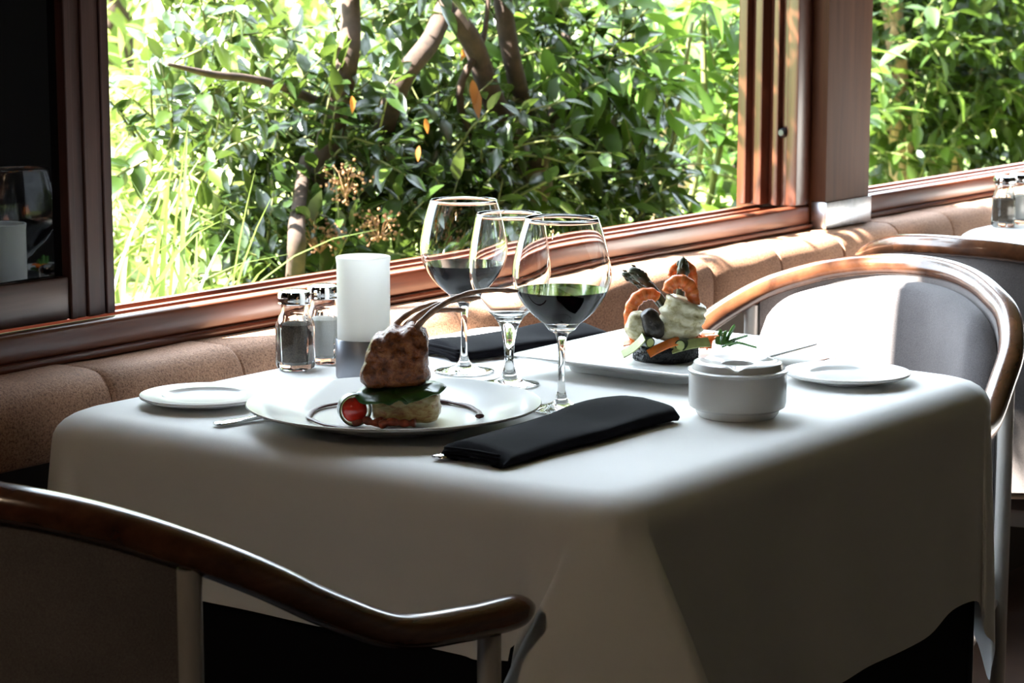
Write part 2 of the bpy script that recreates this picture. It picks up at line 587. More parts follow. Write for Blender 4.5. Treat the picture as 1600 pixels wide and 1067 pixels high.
w1 = window('window_1', -1.55, 1.50, 'wide open sliding window with red-brown wooden sill tracks')
w2 = window('window_2', 1.665, 5.9, 'second open window beyond the wooden post')
# sliding sash pushed to the left: dark glass in a wooden frame
sx0, sx1, sz0, sz1 = 0.012, 1.417, 0.043, 1.838
SY = 0.024
st = MB()
for a, b, d in ((0.0, 0.010, 0.0), (0.0105, 0.026, 0.003), (0.0265, 0.046, 0.0), (0.0465, 0.056, 0.003), (0.0565, 0.070, 0.001)):
    st.box(sx1 - 0.070 + a, sx1 - 0.070 + b, SY + d, SY + 0.036, sz0, sz1, 0.0012, 1)
so = st.build('sash_stile', M['sash_z'], w1)
MB().box(sx0, sx0 + 0.07, SY, SY + 0.036, sz0, sz1, 0.003).build('sash_stile', M['sash_z'], w1)
MB().box(sx0 + 0.071, sx1 - 0.071, SY + 0.002, SY + 0.036, sz0, sz0 + 0.05, 0.003).build('sash_rail', M['sash_x'], w1)
MB().box(sx0 + 0.071, sx1 - 0.071, SY + 0.002, SY + 0.036, sz1 - 0.05, sz1, 0.003).build('sash_rail', M['sash_x'], w1)
MB().box(sx0 + 0.068, sx1 - 0.068, SY + 0.014, SY + 0.022, sz0 + 0.046, sz1 - 0.046).build('pane', M['dark_glass'], w1, smooth=False, label='dark glass pane reflecting the table')
# wooden post with a metal shoe
post = empty('trim_1', (1.582, 0.53, 0.77), kind='structure')
post['label'] = 'square brown wooden post between the two windows with a metal shoe'
MB().box(-0.081, 0.081, -0.078, 0.10, 0.002, 1.88, 0.003).build('post_shaft', M['post_wood'], post)
mp_ = MB()
mp_.box(-0.0835, 0.0835, -0.0815, -0.079, 0.001, 0.047, 0.0008)
mp_.box(-0.0835, -0.0812, -0.0788, -0.052, 0.001, 0.047, 0.0006)
mp_.build('metal_shoe', M['steel'], post, label='brushed metal shoe')

# ================================================================== tables and cloths
AX, AY = 0.404, 0.368


def dining_table(x, y, label):
    t_ = empty('dining_table', (x, y, 0), label=label, cat='table', group='restaurant tables under white cloths')
    MB().box(-AX + 0.02, AX - 0.02, -AY + 0.02, AY - 0.02, 0.70, 0.735, 0.01).build('tabletop', M['table_wood'], t_)
    MB().tube([(0, 0, 0.03), (0, 0, 0.69)], 0.04, 16).build('pedestal', M['table_wood'], t_)
    MB().lathe([(0.0, 0.0), (0.24, 0.0), (0.24, 0.012), (0.06, 0.03), (0.0, 0.03)], 32).build('base', M['table_wood'], t_)
    return t_


def cloth_rings(lens, off=0.0, top=TZ, er=0.034, wave=0.006, flares=True, seed=1, rows=26, grow=0.0, fs=1.0):
    """draped cloth: outline rings from the table centre out, round the edge and down to the hem.
    lens = overhang on the -x, -y, +x, +y sides"""
    # control list: (side u in outline, position on top outline) built from corners
    rs = random.Random(seed)
    hx, hy = AX + off, AY + off
    ctrl = []   # (top xy, flare vector per metre of drop, drop length)

    def side(p, q, n, length, nrm):
        for k in range(n):
            u = (k + 0.5) / n
            pt = (p[0] + (q[0] - p[0]) * u, p[1] + (q[1] - p[1]) * u)
            w_ = rs.uniform(-1, 1) * wave / max(length, 0.1) + 0.02
            ctrl.append((pt, (nrm[0] * w_, nrm[1] * w_), length))

    def corner(cx, cy, sx, sy, la, lb, A=0.42, B=0.50):
        # la: overhang on the x-facing side, lb: on the y-facing side; runs from the x side to the y side
        lt = max(la, lb)
        ctrl.append(((cx, cy - sy * 0.150), (sx * 0.02, 0.0), la))
        ctrl.append(((cx, cy - sy * 0.105), (sx * -0.10, -sy * 0.10), la))
        ctrl.append(((cx, cy - sy * 0.080), (sx * A * 0.25, -sy * 0.20), la + 0.01))
        ctrl.append(((cx - sx * 0.002, cy - sy * 0.060), (sx * A * 0.10, -sy * 0.10), la + 0.02))
        ctrl.append(((cx - sx * 0.004, cy - sy * 0.042), (sx * A * 1.05, -sy * A * 0.72), la + 0.05))
        ctrl.append(((cx - sx * 0.009, cy - sy * 0.026), (sx * A * 0.80, -sy * A * 0.15), la + 0.08))
        ctrl.append(((cx - sx * 0.016, cy - sy * 0.012), (sx * A * 0.52, sy * B * 0.32), la + 0.12))
        ctrl.append(((cx - sx * 0.026, cy - sy * 0.006), (sx * A * 0.28, sy * B * 0.70), lt + 0.09))
        ctrl.append(((cx - sx * 0.038, cy - sy * 0.002), (sx * 0.04, sy * B * 1.06), lb + 0.06))
        ctrl.append(((cx - sx * 0.050, cy), (-sx * 0.04, sy * B * 0.92), lb + 0.04))
        ctrl.append(((cx - sx * 0.058, cy), (sx * 0.02, sy * B * 0.30), lb + 0.02))
        ctrl.append(((cx - sx * 0.072, cy), (sx * 0.02, sy * 0.02), lb))
        ctrl.append(((cx - sx * 0.12, cy), (0.0, 0.01), lb))

    lx0, ly0, lx1, ly1 = lens
    fa = (0.50, 0.58) if flares else (0.12, 0.12)
    # order: -x side downwards (+y -> -y), near corner, -y side, right corner, +x side, far corner, +y side, left corner
    side((-hx, hy - 0.14), (-hx, -hy + 0.14), 7, lx0, (-1, 0))
    corner(-hx, -hy, -1, -1, lx0, ly0, *fa)
    side((-hx + 0.15, -hy), (hx - 0.15, -hy), 7, ly0, (0, -1))
    n0 = len(ctrl)
    corner(hx, -hy, 1, -1, lx1 + 0.02, ly0 - 0.012, 0.10, 0.06)
    ctrl[n0:] = ctrl[n0:][::-1]
    side((hx, -hy + 0.14), (hx, hy - 0.14), 7, lx1, (1, 0))
    corner(hx, hy, 1, 1, lx1, ly1, 0.15, 0.06)
    side((hx - 0.15, hy), (-hx + 0.15, hy), 7, ly1, (0, 1))
    n0 = len(ctrl)
    corner(-hx, hy, -1, 1, lx0, ly1, 0.30, 0.05)
    ctrl[n0:] = ctrl[n0:][::-1]
    ctrl = [(c[0], (c[1][0] * fs, c[1][1] * fs), c[2]) for c in ctrl]
    sm = catmull([(c[0][0], c[0][1], 0) for c in ctrl], 5, True)
    fl = catmull([(c[1][0], c[1][1], c[2]) for c in ctrl], 5, True)
    n = len(sm)
    rings = []
    for s in (0.0, 0.12, 0.3, 0.5, 0.7, 0.85, 0.93):
        rings.append([((p.x) * s * (1 - er / hx), (p.y) * s * (1 - er / hy), top) for p in sm])
    inner = [Vector((p.x * (1 - er / hx), p.y * (1 - er / hy), 0)) for p in sm]
    rings.append([(p.x, p.y, top) for p in inner])
    for k in range(1, 7):
        a = PI / 2 * k / 6
        rings.append([(i_.x + (p.x - i_.x) * math.sin(a), i_.y + (p.y - i_.y) * math.sin(a), top - er * (1 - math.cos(a))) for p, i_ in zip(sm, inner)])
    for k in range(1, rows + 1):
        row = []
        for p, f_ in zip(sm, fl):
            length = f_.z + grow
            d = (length - er) * k / rows
            e = d * (1 - 0.45 * min(d / 0.45, 1))
            row.append((p.x + f_.x * e, p.y + f_.y * e, top - er - d))
        rings.append(row)
    return rings


def drape(name, x, y, lens, mat, label, cat, **kw):
    o = MB().loft(cloth_rings(lens, **kw), True, True, False).build(name, mat, loc=(x, y, 0), sharp=0)
    tag(o, label, cat)
    return o


TX = 0.012
dining_table(TX, 0, 'square table hidden under the white cloth with the two set meals')
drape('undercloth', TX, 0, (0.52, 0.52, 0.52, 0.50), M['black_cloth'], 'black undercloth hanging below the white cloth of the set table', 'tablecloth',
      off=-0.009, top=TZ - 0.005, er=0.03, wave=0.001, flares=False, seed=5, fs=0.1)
drape('tablecloth', TX, 0, (0.165, 0.262, 0.22, 0.20), M['cloth'], 'white tablecloth draped over the front table carrying the plates and wine glasses', 'tablecloth', seed=3)
T2X, T2Y = 2.19, -0.01
dining_table(T2X, T2Y, 'table behind the chairs, under the cloth with the far shakers')
o = drape('tablecloth', T2X, T2Y, (0.27, 0.24, 0.22, 0.20), M['cloth'], 'white tablecloth on the far table at the right edge', 'tablecloth', seed=9)

# ================================================================== chairs
RAILP = [(0.435, 0.302, 0.6577), (0.40, 0.290, 0.6555), (0.364, 0.279, 0.655), (0.295, 0.2605, 0.6616), (0.227, 0.243, 0.6937), (0.164, 0.226, 0.7306), (0.105, 0.191, 0.764),
         (0.067, 0.148, 0.784), (0.036, 0.104, 0.7965), (0.012, 0.054, 0.803), (0.004, 0.0, 0.805)]
RAILP = RAILP + [(x, -y, z) for x, y, z in RAILP[-2::-1]]


def make_chair(loc, rz, label):
    ch = empty('dining_armchair', loc, rz, label, 'chair', 'wood-railed upholstered armchairs')
    path = catmull(RAILP, 7)
    n = len(path)
    rad = [0.0170] * n
    for k, s in enumerate((0.30, 0.62, 0.82, 0.93, 0.98)):
        rad[k] = rad[-1 - k] = 0.0170 * s
    MB().tube(path, rad, 18, 0.92, up=(0, 0, 1)).build('rail', M['rail'], ch, sharp=0)
    # upholstered back between the rear posts
    pan = [p for p in path if p.x <= 0.106]
    m = len(pan)
    rings = []
    shell = []
    zb = 0.44
    for i, p in enumerate(pan):
        tg = (pan[min(i + 1, m - 1)] - pan[max(i - 1, 0)])
        tg.z = 0
        tg.normalize()
        inw = Vector((-tg.y, tg.x, 0))
        if inw.x < 0 and abs(p.y) < 0.1: inw = -inw
        if inw.dot(Vector((0.22, 0, 0)) - Vector((p.x, p.y, 0))) < 0: inw = -inw
        e = min(i, m - 1 - i) / 7.0
        corner = 0.036 * (1 - math.sqrt(max(0, 1 - (1 - min(e, 1)) ** 2)))
        zt = p.z - 0.0185 - corner
        q = Vector((p.x, p.y, 0)) + inw * 0.012
        shell.append([(p.x + inw.x * o_, p.y + inw.y * o_, z) for o_, z in ((-0.003, zb - 0.002), (-0.003, p.z - 0.012), (0.0108, p.z - 0.012), (0.0108, zb - 0.002))])
        th = 0.030 * (0.35 + 0.65 * min(1, e * 1.6) ** 0.5)
        ring = []
        for z in np.linspace(zb, zt - 0.006, 8):
            ring.append((q.x, q.y, z))
        ring.append((q.x + inw.x * 0.005, q.y + inw.y * 0.005, zt))
        ring.append((q.x + inw.x * th * 0.7, q.y + inw.y * th * 0.7, zt - 0.001))
        ring.append((q.x + inw.x * th, q.y + inw.y * th, zt - 0.010))
        for z in np.linspace(zt - 0.03, zb + 0.02, 8):
            u = (z - zb) / (zt - zb)
            bl = th * (1 + 0.30 * math.sin(PI * u))
            ring.append((q.x + inw.x * bl, q.y + inw.y * bl, z))
        ring.append((q.x + inw.x * th, q.y + inw.y * th, zb))
        rings.append(ring)
    MB().loft(rings).build('backrest', M['fabric'], ch, sharp=50)
    MB().loft(shell).build('back_shell', M['shell_fabric'], ch, sharp=50)
    # piping along the bottom of the back
    bt = [Vector((r[0][0], r[0][1], zb - 0.006)) for r in rings]
    MB().tube(bt, 0.009, 8).build('piping', M['trim'], ch, sharp=0)
    # seat
    outl = [(0.10, 0.155), (0.07, 0.09), (0.055, 0.0), (0.07, -0.09), (0.10, -0.155), (0.22, -0.205), (0.36, -0.235), (0.425, -0.20), (0.44, 0), (0.425, 0.20), (0.36, 0.235), (0.22, 0.205)]
    oc = catmull([(a, b, 0) for a, b in outl], 5, True)
    cx = 0.25
    sr = []
    for s, z in ((0.2, 0.395), (0.93, 0.395), (0.99, 0.402), (1.0, 0.42), (0.985, 0.44), (0.95, 0.452), (0.8, 0.462), (0.4, 0.468), (0.05, 0.469)):
        sr.append([(cx + (p.x - cx) * s, p.y * s, z) for p in oc])
    MB().loft(sr).build('seat', M['fabric'], ch)
    MB().loft([[(cx + (p.x - cx) * 0.9, p.y * 0.9, z) for p in oc] for z in (0.372, 0.394)]).build('seat_frame', M['chair_metal'], ch)

    def at(x):
        return min((p for p in path[:n // 2]), key=lambda p: abs(p.x - x) + (0 if p.y > 0 else 9))
    for x in (0.112, 0.392):
        p = at(x)
        for s in (1, -1):
            leg = MB().tube([(p.x, s * p.y, 0.0), (p.x, s * p.y, p.z - 0.014)], 0.0105, 14)
            leg.build('leg', M['chair_metal'], ch)
    for s in (1, -1):
        a, b = at(0.112), at(0.392)
        MB().tube([(a.x, s * (a.y - 0.008), 0.383), (b.x, s * (b.y - 0.008), 0.383)], 0.007, 10).build('side_bar', M['chair_metal'], ch)
    return ch


make_chair((-0.872, -0.014, 0), 0.0243, 'grey upholstered armchair with curved dark wooden rail at the left foreground')
c2 = make_chair((0.879, -0.026, 0), PI - 0.0343, 'armchair facing the table from the right, its grey back half in sun')
c3 = make_chair((1.12, 0.04, 0), 0.0, 'dark-backed armchair turned away, behind the half-sunlit chair')

# ================================================================== added pendant lamp, out of view, to light the cloth sides warmly
M['fill_lamp_shade'] = plain('fill_lamp_shade_cream', (0.6, 0.5, 0.36), 0.7)
t = NT('fill_lamp_bulb')
t.p(Emission_Strength=6.0)
t.b.inputs['Emission Color'].default_value = (1.0, 0.72, 0.45, 1)
M['bulb'] = t.m
pl = empty('added_fill_lamp', (-2.5, -0.4, 2.15), label='added unseen cream pendant lamp lighting the cloth from the left', cat='lamp')
MB().lathe([(0.18, 0.0), (0.185, 0.002), (0.10, 0.17), (0.03, 0.20), (0.028, 0.195), (0.095, 0.165)], 40, close_loop=True).build('shade', M['fill_lamp_shade'], pl)
MB().lathe([(0.0, 0.05), (0.03, 0.065), (0.035, 0.09), (0.02, 0.125), (0.015, 0.15), (0.0, 0.15)], 20).build('bulb', M['bulb'], pl)
MB().tube([(0, 0, 0.15), (0, 0, 0.75)], 0.004, 8).build('cable', M['knob'], pl)
ld = bpy.data.lights.new('fill_lamp_light', 'POINT')
ld.energy = FILL_LAMP_W
ld.color = (1.0, 0.80, 0.60)
ld.shadow_soft_size = 0.06
lo2 = bpy.data.objects.new('fill_lamp_light', ld)
COL.objects.link(lo2)
lo2.location = (0, 0, -0.06)
lo2.parent = pl

# ================================================================== crockery
def round_plate(name, x, y, r, h, label, group, well=0.62):
    w = r * well
    prof = [(0.0, 0.0022), (w * 0.78, 0.0022), (w * 0.80, 0.0), (w * 0.86, 0.0), (w * 0.89, 0.003), (w * 1.04, 0.0055), (r * 0.93, h - 0.0045), (r * 0.99, h - 0.0025),
            (r, h - 0.001), (r * 0.996, h + 0.0003), (r * 0.98, h), (r * 0.93, h - 0.0012), (w * 1.06, 0.0100), (w * 1.0, 0.0080), (w * 0.93, 0.0062), (w * 0.85, 0.0056), (0.0, 0.0052)]
    o = MB().lathe(prof, 72).build(name, M['porcelain'], loc=(x, y, TZ + 0.0006), sharp=35)
    return tag(o, label, 'plate', group)


PX, PY = -0.217, 0.020
round_plate('dinner_plate', PX, PY, 0.151, 0.022, 'large round white plate under the lamb', 'white crockery')
round_plate('bread_plate', -0.254, 0.250, 0.069, 0.011, 'small round white plate on the window side of the lamb plate', 'white crockery')
round_plate('bread_plate', 0.272, -0.240, 0.071, 0.012, 'small round white plate beside the lidded pot', 'white crockery')
# oblong plate
hx, hy = 0.146, 0.124
rings = []
for s, z, r in ((0.03, 0.006, 0.003), (0.60, 0.006, 0.02), (0.61, 0.0, 0.02), (0.65, 0.0, 0.02), (0.67, 0.007, 0.02), (0.85, 0.0135, 0.018), (0.985, 0.0195, 0.016), (1.0, 0.0205, 0.016), (1.0, 0.0220, 0.016), (0.99, 0.0228, 0.016),
                (0.97, 0.0225, 0.016), (0.88, 0.0195, 0.018), (0.75, 0.0155, 0.02), (0.6, 0.0132, 0.02), (0.3, 0.0125, 0.012), (0.03, 0.0125, 0.003)):
    rings.append([(a, b, z) for a, b in rrect(hx * s, hy * s, r, 5)])
o = MB().loft(rings).build('oblong_plate', M['porcelain'], loc=(0.236, -0.024, TZ + 0.0006), sharp=35)
tag(o, 'rectangular white plate under the seafood tower', 'plate', 'white crockery')

POT = 0.81
# lidded pot (porcelain, notched top with a hole)
pot = empty('ashtray_pot', (0.024, -0.243, TZ + 0.0006), label='white porcelain pot with a notched hollow lid near the table edge', cat='pot')
MB().lathe([(r_, z_ * POT) for r_, z_ in [(0.0, 0.004), (0.034, 0.004), (0.036, 0.0), (0.040, 0.0), (0.0425, 0.004), (0.044, 0.009), (0.0495, 0.013), (0.0505, 0.018), (0.0508, 0.05), (0.0500, 0.056), (0.0515, 0.0575), (0.0520, 0.060),
            (0.050, 0.0615), (0.047, 0.0615), (0.046, 0.056), (0.046, 0.02), (0.0, 0.012)]], 64).build('bowl', M['porcelain'], pot, sharp=35)
seg = 96
rings = []
for r, z, w in ((0.0165, 0.0600, 0.0), (0.0165, 0.0672, 0.0), (0.018, 0.0680, 0.0), (0.027, 0.0685, 0.3), (0.036, 0.0700, 1.0), (0.0395, 0.0716, 1.0), (0.0430, 0.0716, 1.0), (0.0455, 0.0698, 0.9), (0.0468, 0.0645, 0.2), (0.0468, 0.0618, 0.0), (0.036, 0.0618, 0.0), (0.024, 0.0600, 0.0)):
    ring = []
    for k in range(seg):
        a = 2 * PI * k / seg
        d = 0.0
        for na in (3.62, 3.62 + 2 * PI / 3, 3.62 + 4 * PI / 3):
            da = (a - na + PI) % (2 * PI) - PI
            d += math.exp(-(da / 0.13) ** 2)
        ring.append((r * math.cos(a), r * math.sin(a), z * POT - 0.0042 * w * d))
    rings.append(ring)
rings.append(rings[0])
MB().loft(rings, True, False, False).build('lid', M['porcelain'], pot, sharp=35)


# ------------------------------------------------------------------ wine glasses
def wine_glass(x, y, H, rmax, rrim, zb, zmax, rf, label, fill=None, thick_stem=0.0036, cone=0.012):
    g = empty('wine_glass', (x, y, TZ + 0.0006), label=label, cat='wine glass', group='wine glasses on the front table')
    T = 0.0011

    def outer(z):
        if z <= zmax:
            u = (z - zb) / (zmax - zb)
            return rmax * max(0, 1 - (1 - u) ** 1.75) ** 0.70 if u > 0 else 0
        u = (z - zmax) / (H - zmax)
        return rmax + (rrim - rmax) * (u ** 1.55)
    zs_o = [zb + (zmax - zb) * k / 14 for k in range(2, 15)] + [zmax + (H - zmax) * k / 14 for k in range(1, 15)]
    prof = [(0.0, 0.0), (rf * 0.92, 0.0), (rf, 0.0008), (rf, 0.0016), (rf * 0.9, 0.0024), (rf * 0.55, 0.0045), (rf * 0.28, 0.0085), (thick_stem * 1.6, 0.014), (thick_stem * 1.1, 0.022), (thick_stem, 0.034), (thick_stem, zb - cone * 1.8),
            (thick_stem * 1.35, zb - cone * 0.8), (thick_stem * 2.0, zb - cone * 0.2)]
    r2 = outer(zs_o[0])
    prof.append((max(thick_stem * 2.4, r2 * 0.75), zb + 0.002))
    prof += [(outer(z), z) for z in zs_o if outer(z) > max(thick_stem * 2.4, r2 * 0.75)]
    prof.append((rrim - T * 0.5, H + 0.0005))
    bot = zb + 0.0065
    inner = [(max(outer(z) - T, 0.0), z) for z in zs_o[::-1] if z > bot + 0.003]
    prof += inner + [(inner[-1][0] * 0.6, bot + 0.0008), (0.0, bot)]
    MB().lathe(prof, 64).build('glass_body', M['glass'], g, sharp=0)
    if fill:
        zz = [z for z in zs_o if bot + 0.003 < z < fill]
        G = T - 0.0003
        wp = [(0.0, bot + 0.0004), (inner[-1][0] * 0.58, bot + 0.0014)] + [(outer(z) - G, z) for z in zz] + [(outer(fill) - G, fill), (0.0, fill)]
        MB().lathe(wp, 64).build('wine', M['wine'], g, sharp=60, label='dark red wine')
    return g


wine_glass(0.070, 0.148, 0.199, 0.0505, 0.0385, 0.082, 0.143, 0.0345, 'large wine glass with red wine standing nearest the window', 0.126)
wine_glass(0.032, 0.056, 0.192, 0.0455, 0.0365, 0.068, 0.128, 0.0335, 'empty wine glass standing between the two filled glasses', None, 0.0048, 0.022)
wine_glass(-0.060, -0.079, 0.203, 0.0520, 0.0385, 0.084, 0.142, 0.0345, 'large wine glass with red wine standing nearest the black napkin', 0.128)


# ------------------------------------------------------------------ shakers
def shaker(x, y, fillmat, fillz, label, rz=0.0):
    s = empty('shaker', (x, y, TZ + 0.0006), rz, label, 'shaker', 'glass salt and pepper shakers')

    def oct_ring(r, z, rnd):
        out = []
        for k in range(32):
            a = 2 * PI * k / 32
            ka = (a + PI / 8) % (PI / 4) - PI / 8
            ro = r / math.cos(ka)
            out.append((math.cos(a) * (ro * (1 - rnd) + r * rnd), math.sin(a) * (ro * (1 - rnd) + r * rnd), z))
        return out
    R = 0.0212
    outer = [(0.001, 0.0, 0.5), (R * 0.84, 0.0, 0.5), (R * 0.96, 0.002, 0.3), (R, 0.006, 0), (R, 0.050, 0), (R * 0.97, 0.055, 0.2), (R * 0.84, 0.0635, 0.7), (R * 0.76, 0.068, 1), (R * 0.75, 0.076, 1)]
    inn = [(R * 0.66, 0.076, 1), (R * 0.67, 0.068, 1), (R * 0.78, 0.061, 0.8), (R * 0.88, 0.053, 0.3), (R * 0.885, 0.0105, 0.2), (R * 0.7, 0.007, 0.6), (0.001, 0.007, 1)]
    MB().loft([oct_ring(*q) for q in outer + inn]).build('glass_jar', M['shaker_glass'], s, sharp=28)
    fr = [(0.001, 0.0074, 1), (R * 0.68, 0.0074, 0.6), (R * 0.868, 0.0108, 0.2), (R * 0.868, fillz, 0.2), (R * 0.4, fillz + 0.002, 1), (0.001, fillz + 0.0025, 1)]
    MB().loft([oct_ring(*q) for q in fr]).build('filling', fillmat, s, sharp=50)
    lid = MB().lathe([(0.0, 0.0768), (R * 0.9, 0.0768), (R * 0.92, 0.0778), (R * 0.90, 0.0795), (R * 0.92, 0.0815), (R * 0.92, 0.0885), (R * 0.86, 0.0915), (R * 0.5, 0.0935), (0.0, 0.0942)], 40)
    lo_ = lid.build('screw_cap', M['chrome'], s, sharp=35)
    hm = MB()
    for k in range(7):
        a = 2 * PI * k / 6
        rr = 0.006 if k < 6 else 0.0
        hm.lathe([(0.0, 0.0), (0.0009, 0.0), (0.0009, 0.0004), (0.0, 0.0004)], 8, (rr * math.cos(a), rr * math.sin(a), 0.0938 if k < 6 else 0.0943))
    hm.build('cap_holes', M['knob'], lo_)
    return s


shaker(-0.030, 0.318, M['pepper'], 0.053, 'pepper shaker with dark contents beside the candle holder', 0.25)
shaker(0.026, 0.322, M['salt'], 0.052, 'salt shaker with white contents half hidden behind the pepper', 0.1)
shaker(1.900, 0.300, M['pepper'], 0.050, 'pepper shaker on the far table by the second window', 0.35)
shaker(1.965, 0.300, M['salt'], 0.052, 'salt shaker on the far table, right of its pepper shaker', 0.2)

# ------------------------------------------------------------------ candle holder
ca = empty('candle_holder', (-0.026, 0.218, TZ + 0.0006), label='frosted white glass candle holder on a grey metal cup', cat='candle holder')
MB().lathe([(0.0, 0.0), (0.0305, 0.0), (0.0318, 0.0012), (0.0322, 0.003), (0.0322, 0.0445), (0.0315, 0.0455), (0.0308, 0.0445), (0.0308, 0.006), (0.0, 0.006)], 56).build('metal_cup', M['grey_metal'], ca, sharp=40)
MB().lathe([(0.0282, 0.0075), (0.0302, 0.0075), (0.0302, 0.130), (0.0312, 0.1375), (0.0305, 0.1385), (0.0292, 0.1375), (0.0282, 0.130)], 56, close_loop=True).build('glass_shade', M['frosted'], ca, sharp=40)
tl = MB().lathe([(0.0, 0.0065), (0.0195, 0.0065), (0.0195, 0.050), (0.0185, 0.0535), (0.0175, 0.0505), (0.0, 0.0495)], 32).build('candle', M['wax'], ca, sharp=40)
MB().tube([(0, 0, 0.049), (0.0004, 0, 0.056), (0.001, 0.0005, 0.061)], 0.0009, 6).build('wick', M['knob'], tl)


# ------------------------------------------------------------------ cutlery
def flat_bar(mb, pts):
    """pts: (x along, half width, z centre, half thickness)"""
    rings = []
    for x, w, z, h in pts:
        rings.append([(x, w * math.cos(2 * PI * k / 12), z + h * math.sin(2 * PI * k / 12)) for k in range(12)])
    return mb.loft(rings)


def fork(x, y, rz, label):
    fo = empty('fork', (x, y, TZ + 0.0007), rz, label, 'fork', 'table cutlery')
    flat_bar(MB(), [(0.0, 0.003, 0.0025, 0.001), (0.003, 0.0082, 0.0026, 0.0018), (0.012, 0.0095, 0.0028, 0.0021), (0.04, 0.0072, 0.0028, 0.0021), (0.08, 0.0045, 0.0034, 0.0019), (0.11, 0.0033, 0.0040, 0.0017), (0.125, 0.005, 0.0034, 0.0013),
                    (0.135, 0.0105, 0.0024, 0.0011), (0.147, 0.0122, 0.0018, 0.0009)]).build('handle', M['cutlery'], fo)
    tm = MB()
    for k in range(4):
        yy = -0.0096 + 0.0064 * k
        tm.tube([(0.1465, yy, 0.0018), (0.165, yy, 0.0016), (0.182, yy * 0.95, 0.0028), (0.192, yy * 0.93, 0.0045)], [0.0016, 0.0015, 0.0012, 0.0006], 6)
    tm.build('tines', M['cutlery'], fo)
    return fo


def knife(x, y, rz, label):
    kn = empty('knife', (x, y, TZ + 0.0007), rz, label, 'knife', 'table cutlery')
    flat_bar(MB(), [(0.0, 0.003, 0.003, 0.0012), (0.002, 0.0078, 0.0032, 0.0025), (0.008, 0.0092, 0.0034, 0.0030), (0.03, 0.0085, 0.0033, 0.0029), (0.085, 0.0062, 0.0030, 0.0026)]).build('handle', M['cutlery'], kn)
    flat_bar(MB(), [(0.0845, 0.0060, 0.0026, 0.0018), (0.095, 0.0095, 0.0022, 0.0009), (0.15, 0.0100, 0.0020, 0.0008), (0.185, 0.0075, 0.0018, 0.0007), (0.20, 0.0012, 0.0016, 0.0004)]).build('blade', M['cutlery'], kn)
    return kn


fork(-0.342, 0.152, -0.20, 'fork with its handle end showing from under the lamb plate')
knife(-0.343, -0.133, 0.02, 'knife with its handle end showing from under the near black napkin')
fork(0.385, -0.163, PI - 0.06, 'fork lying between the rectangular plate and the small plate on the right')


# ------------------------------------------------------------------ napkins
def napkin(x, y, rz, L, w0, w1, h0, h1, label, seed, layers=4):
    rs = random.Random(seed)
    o = empty('napkin', (x, y, TZ + 0.0008), rz, label, 'napkin', 'folded black napkins')
    rings = []
    N = 40
    for i in range(31):
        u = i / 30
        xx = L * u
        w = w0 + (w1 - w0) * u
        h = h0 + (h1 - h0) * u
        endr = min(1, min(u, 1 - u) / 0.045)
        er = math.sqrt(max(0.0, 1 - (1 - endr) ** 2))
        h_ = h * (0.42 + 0.58 * er)
        if u > 0.6: h_ *= 1 + 0.15 * math.sin((u - 0.6) / 0.4 * PI)
        w_ = w * (0.965 + 0.035 * er)
        ring = []
        for k in range(N):
            a = 2 * PI * k / N
            c_, s_ = math.cos(a), math.sin(a)
            yy = w_ / 2 * (abs(c_) ** 0.42) * (1 if c_ > 0 else -1)
            z0 = (abs(s_) ** 0.62) * (1 if s_ > 0 else -1)
            arch = 0.0072 * max(0, 1 - (yy / (w_ * 0.30)) ** 2) if s_ < 0 else 0.0
            top = h_ * (0.93 + 0.12 * math.sin(yy / w * 5 + 0.6) + 0.05 * math.sin(u * 9 + yy * 60))
            zz = (top * (0.5 + 0.5 * z0)) + arch * (-z0 if s_ < 0 else 0)
            wob = 0.0012 * math.sin(u * 13 + seed) + 0.0008 * noise.noise(Vector((u * 12, a * 2, seed)))
            ring.append((xx + 0.004 * math.sin(a * 2 + seed), yy + wob, zz))
        rings.append(ring)
    MB().loft(rings).build('folded_cloth', M['napkin'], o, sharp=60)
    # stacked folds: thin layers lying round the edge
    for k in range(layers - 1):
        z = h0 * (0.25 + 0.24 * k)
        mb = MB()
        e = 0.0018 - 0.0005 * k
        pts = [(-e, -w0 / 2 * 0.85, z), (-e, 0, z + 0.0008), (-e, w0 / 2 * 0.85, z)]
        mb.tube(catmull(pts, 6), 0.0016, 8)
        mb.build('fold', M['napkin'], o, sharp=0)
    return o


napkin(-0.334, -0.168, -0.015, 0.292, 0.076, 0.088, 0.0165, 0.021, 'folded black napkin lying along the front edge of the table', 4)
napkin(0.128, 0.226, -0.30, 0.232, 0.086, 0.076, 0.019, 0.022, 'folded black napkin lying behind the wine glasses', 8)

# ================================================================== lamb dish
PZ = TZ + 0.0006 + 0.0058
LX, LY = -0.236, -0.002      # stack sits toward the front of the plate
rt = Matrix.Rotation(math.radians(-54), 3, 'Z')          # local x = photo right, local y = away
def LW(x, y, z):
    q = rt @ Vector((x, y, 0))
    return (LX + q.x, LY + q.y, PZ + z)


RZL = math.radians(-54)
g = MB()
lump(g, (0, 0, 0.0165), (0.034, 0.030, 0.0162), 0.09, 70, 6.0, 5, 3)
go = g.build('potato_gratin', M['gratin'], loc=LW(0.006, 0.004, 0.0015), sharp=0)
go.rotation_euler = (0, 0, RZL)
tag(go, 'pale potato gratin block under the lamb', 'food')

